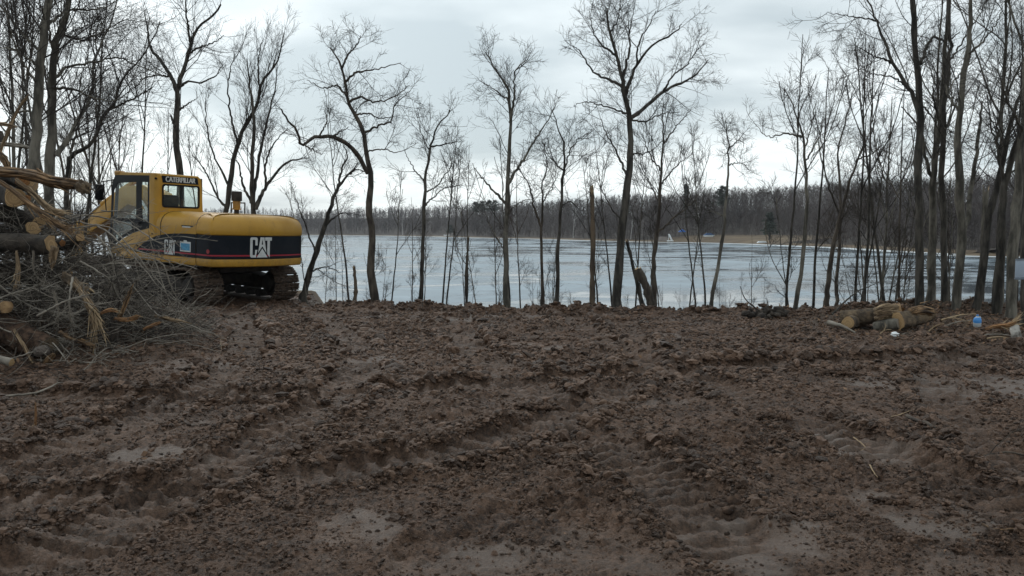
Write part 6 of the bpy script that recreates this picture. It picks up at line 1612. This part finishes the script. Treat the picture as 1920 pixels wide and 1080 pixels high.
for i, (a, b, Y, r) in enumerate([((1650, 628), (1672, 618), 12.9, .01), ((1690, 630), (1712, 636), 12.8, .012), ((1740, 622), (1770, 606), 13.2, .014), ((1728, 622), (1742, 634), 12.8, .006), ((1765, 600), (1830, 588), 13.8, .016), ((1770, 612), (1825, 600), 13.6, .014), ((1775, 596), (1822, 604), 13.5, .012), ((1560, 612), (1600, 606), 13.4, .02), ((1850, 640), (1900, 636), 12.4, .014), ((1845, 628), (1912, 634), 12.6, .016)]):
    pa, pb = np.array(at(*a, Y)[:]), np.array(at(*b, Y)[:])
    for w_ in (pa, pb): w_[2] = max(w_[2], gz(w_[0], w_[1]) + 0.02)
    dead_branch('bare broken stick lying around the log heap', np.array([pa, (pa + pb) / 2 + (0, 0.03, 0.02), pb]), r, 70 + i, 'sticks around the log heap', 'twig_pale' if i % 2 else 'pale_wood', 2)
splinter('bright orange frayed piece of torn wood past the blue jug', [(1848, 618), (1865, 612), (1890, 610), (1906, 602)], 0.04, 0.05, 'cut_orange', 28, 13.2, rough=0.3, fibres=22, fl=0.5)
bl = log('split birch log standing on end with white bark and orange wood', at(1908, 642, 12.3), at(1902, 612, 12.4), 0.075, 0.06, 'birch_bark', 'cut_orange', 30, bend=0.0)
rock('litter_bag', 'crumpled white plastic bag before the log heap', 1678, 627, 0.055, M['white_paint'], 5, 'plastic bag', Y=12.7)
rock('white_stone', 'flat white stone on the leaf litter below the blue jug', 1809, 644, 0.06, M['white_paint'], 6, Y=12.1)
# charred root clump on the brink with two stubs
e = empty('root_clump', Vector(ground_pt(1430, 592, 0.0))); tag(e, 'black root clump with upright stubs sitting on the brink over the ice', 'root clump')
rs = np.random.RandomState(4); off = rs.randn(40, 3) * np.array([0.15, 0.10, 0.05]) + (0, 0, 0.08)
V, F = lumps(off, 0.05 + 0.05 * rs.rand(40), 91, 0.8); obj('root_ball', mesh_np('root_ball', V, F, M['log_bark'], True), e)
for pts in ([(0.08, 0, 0.1), (0.10, 0, 0.25), (0.075, 0, 0.38)], [(-0.10, 0, 0.1), (-0.16, 0.0, 0.22), (-0.24, 0, 0.3)], [(0.0, 0, 0.1), (-0.3, 0.1, 0.35), (-0.42, 0.1, 0.62)]):
    P = catmull(np.array(pts), 8); V, F = tubes(P[None], np.linspace(0.016, 0.007, 8)[None], 5); obj('root_stub', mesh_np('root_stub', V, F, M['bark_brown'], True), e)
# blue and white jug
def jug():
    p = at(1832, 612, 13.4); z = gz(p.x, p.y)
    e = empty('plastic_jug', (p.x, p.y, max(p.z, z)), (0.1, -0.15, 0.5)); e.scale = (0.72, 0.72, 0.72); tag(e, 'cloudy plastic jug with a blue wrapper beside the log heap', 'jug')
    prof = [(0.0, 0.0), (0.075, 0.0), (0.085, 0.015), (0.085, 0.15), (0.07, 0.20), (0.03, 0.235), (0.022, 0.245), (0.022, 0.265)]
    def lathe(pr, m, name):
        n = 20; V = []; 
        for r_, z_ in pr:
            for i in range(n): V.append((r_ * math.cos(6.2832 * i / n), r_ * math.sin(6.2832 * i / n), z_))
        k = len(pr); i = np.arange((k - 1) * n); 
        F = np.stack([i, (i // n) * n + (i + 1) % n, (i // n + 1) * n + (i + 1) % n, i + n], 1)
        obj(name, mesh_np(name, np.array(V), F, m, True), e)
    lathe(prof, mat('jug_plastic', (0.5, 0.55, 0.58), 0.4, (0.6, 0.64, 0.66), 9), 'body')
    lathe([(0.0865, 0.10), (0.0868, 0.152), (0.072, 0.202), (0.045, 0.226)], mat('jug_wrapper', (0.06, 0.26, 0.62), 0.45), 'wrapper')
    lathe([(0.026, 0.25), (0.026, 0.28), (0.0, 0.282)], mat('jug_cap', (0.05, 0.2, 0.5), 0.4), 'cap')
    P = catmull(np.array([(0.06, 0, 0.215), (0.12, 0, 0.20), (0.125, 0, 0.14), (0.088, 0, 0.10)]), 10)
    V, F = tubes(P[None], np.full((1, 10), 0.011), 8); obj('handle', mesh_np('handle', V, F, M['white_paint'], True), e)
jug()
# notice board on the dark trunk
pb = at(1926, 504, 13.62)
e = empty('notice_board', pb, (0, 0, R(4))); tag(e, 'pale blue white notice board fixed to the black trunk', 'notice board')
bm = bmesh.new(); solid_box(bm, (0, 0, 0), (0.42, 0.022, 0.29)); finish('board', bm, mat('board_white', (0.30, 0.36, 0.44), 0.5, (0.36, 0.42, 0.49), 5), e, 0.004)
bm = bmesh.new(); solid_box(bm, (0, -0.004, -0.165), (0.43, 0.034, 0.034)); finish('lower_rail', bm, mat('board_rail', (0.16, 0.19, 0.23), 0.6), e, 0.004)
bm = bmesh.new(); solid_box(bm, (0, -0.004, 0.158), (0.43, 0.034, 0.022)); finish('upper_rail', bm, mat('board_rail', (0.16, 0.19, 0.23), 0.6), e, 0.004)

# ------------------------------------------------------------------ dead leaves and chips
def build_leaves():
    rs = np.random.RandomState(31)
    d = GY - edge_y(GX)
    m1 = sstep(4.0, 6.5, GX) * sstep(11.2, 13.0, GY) * (GY < 18) * (GX < 14)
    m2 = 0.5 * (np.abs(d) < 0.5) * (GX > -4) * (GX < 13)
    m3 = 0.6 * np.exp(-(((GX + 7.0) / 3.0) ** 2 + ((GY - 11.0) / 1.4) ** 2))
    m4 = 0.010 * (GY < 15) * (np.abs(GX) < 0.8 * GY)
    p = (m1 + m2 + m3 + m4) * GY ** 2
    idx = rs.choice(len(GX), 5200, p=p / p.sum())
    n = len(idx); C = np.stack([GX[idx], GY[idx], GH[idx] + 0.012], 1)
    a = rs.rand(n) * 6.283; s = (0.014 + 0.026 * rs.rand(n)) * np.clip(GY[idx] / 9.0, 0.35, 1.0)
    U = np.stack([np.cos(a), np.sin(a), 0.5 * rs.randn(n)], 1) * s[:, None]; W = np.stack([-np.sin(a), np.cos(a), 0.5 * rs.randn(n)], 1) * (s * 0.6)[:, None]
    lift = np.stack([0 * s, 0 * s, s * rs.rand(n)], 1)
    V = np.stack([C - U, C - W * 1.0 + lift * 0.6, C + U + lift, C + W + lift * 0.2], 1).reshape(-1, 3)
    i = np.arange(n) * 4
    tag(obj('fallen_leaves', mesh_np('fallen_leaves', V, np.stack([i, i + 1, i + 2, i + 3], 1), M['leaf'])), 'brown fallen leaves and bark chips strewn under the trees', 'leaves', None, 'stuff')
build_leaves()

# ------------------------------------------------------------------ damp winter air over the lake
bm = bmesh.new(); solid_box(bm, (0, 700, 30), (3600, 1900, 74))
hz_m = bpy.data.materials.new('haze'); hz_m.use_nodes = True
ht = hz_m.node_tree
for n in list(ht.nodes): ht.nodes.remove(n)
ho = ht.nodes.new('ShaderNodeOutputMaterial'); hv = ht.nodes.new('ShaderNodeVolumePrincipled')
hv.inputs['Color'].default_value = (0.92, 0.95, 1.0, 1); hv.inputs['Density'].default_value = 0.00013
ht.links.new(hv.outputs[0], ho.inputs['Volume'])
tag(finish('haze', bm, hz_m), 'thin damp winter haze over the whole lake', 'haze', None, 'stuff')
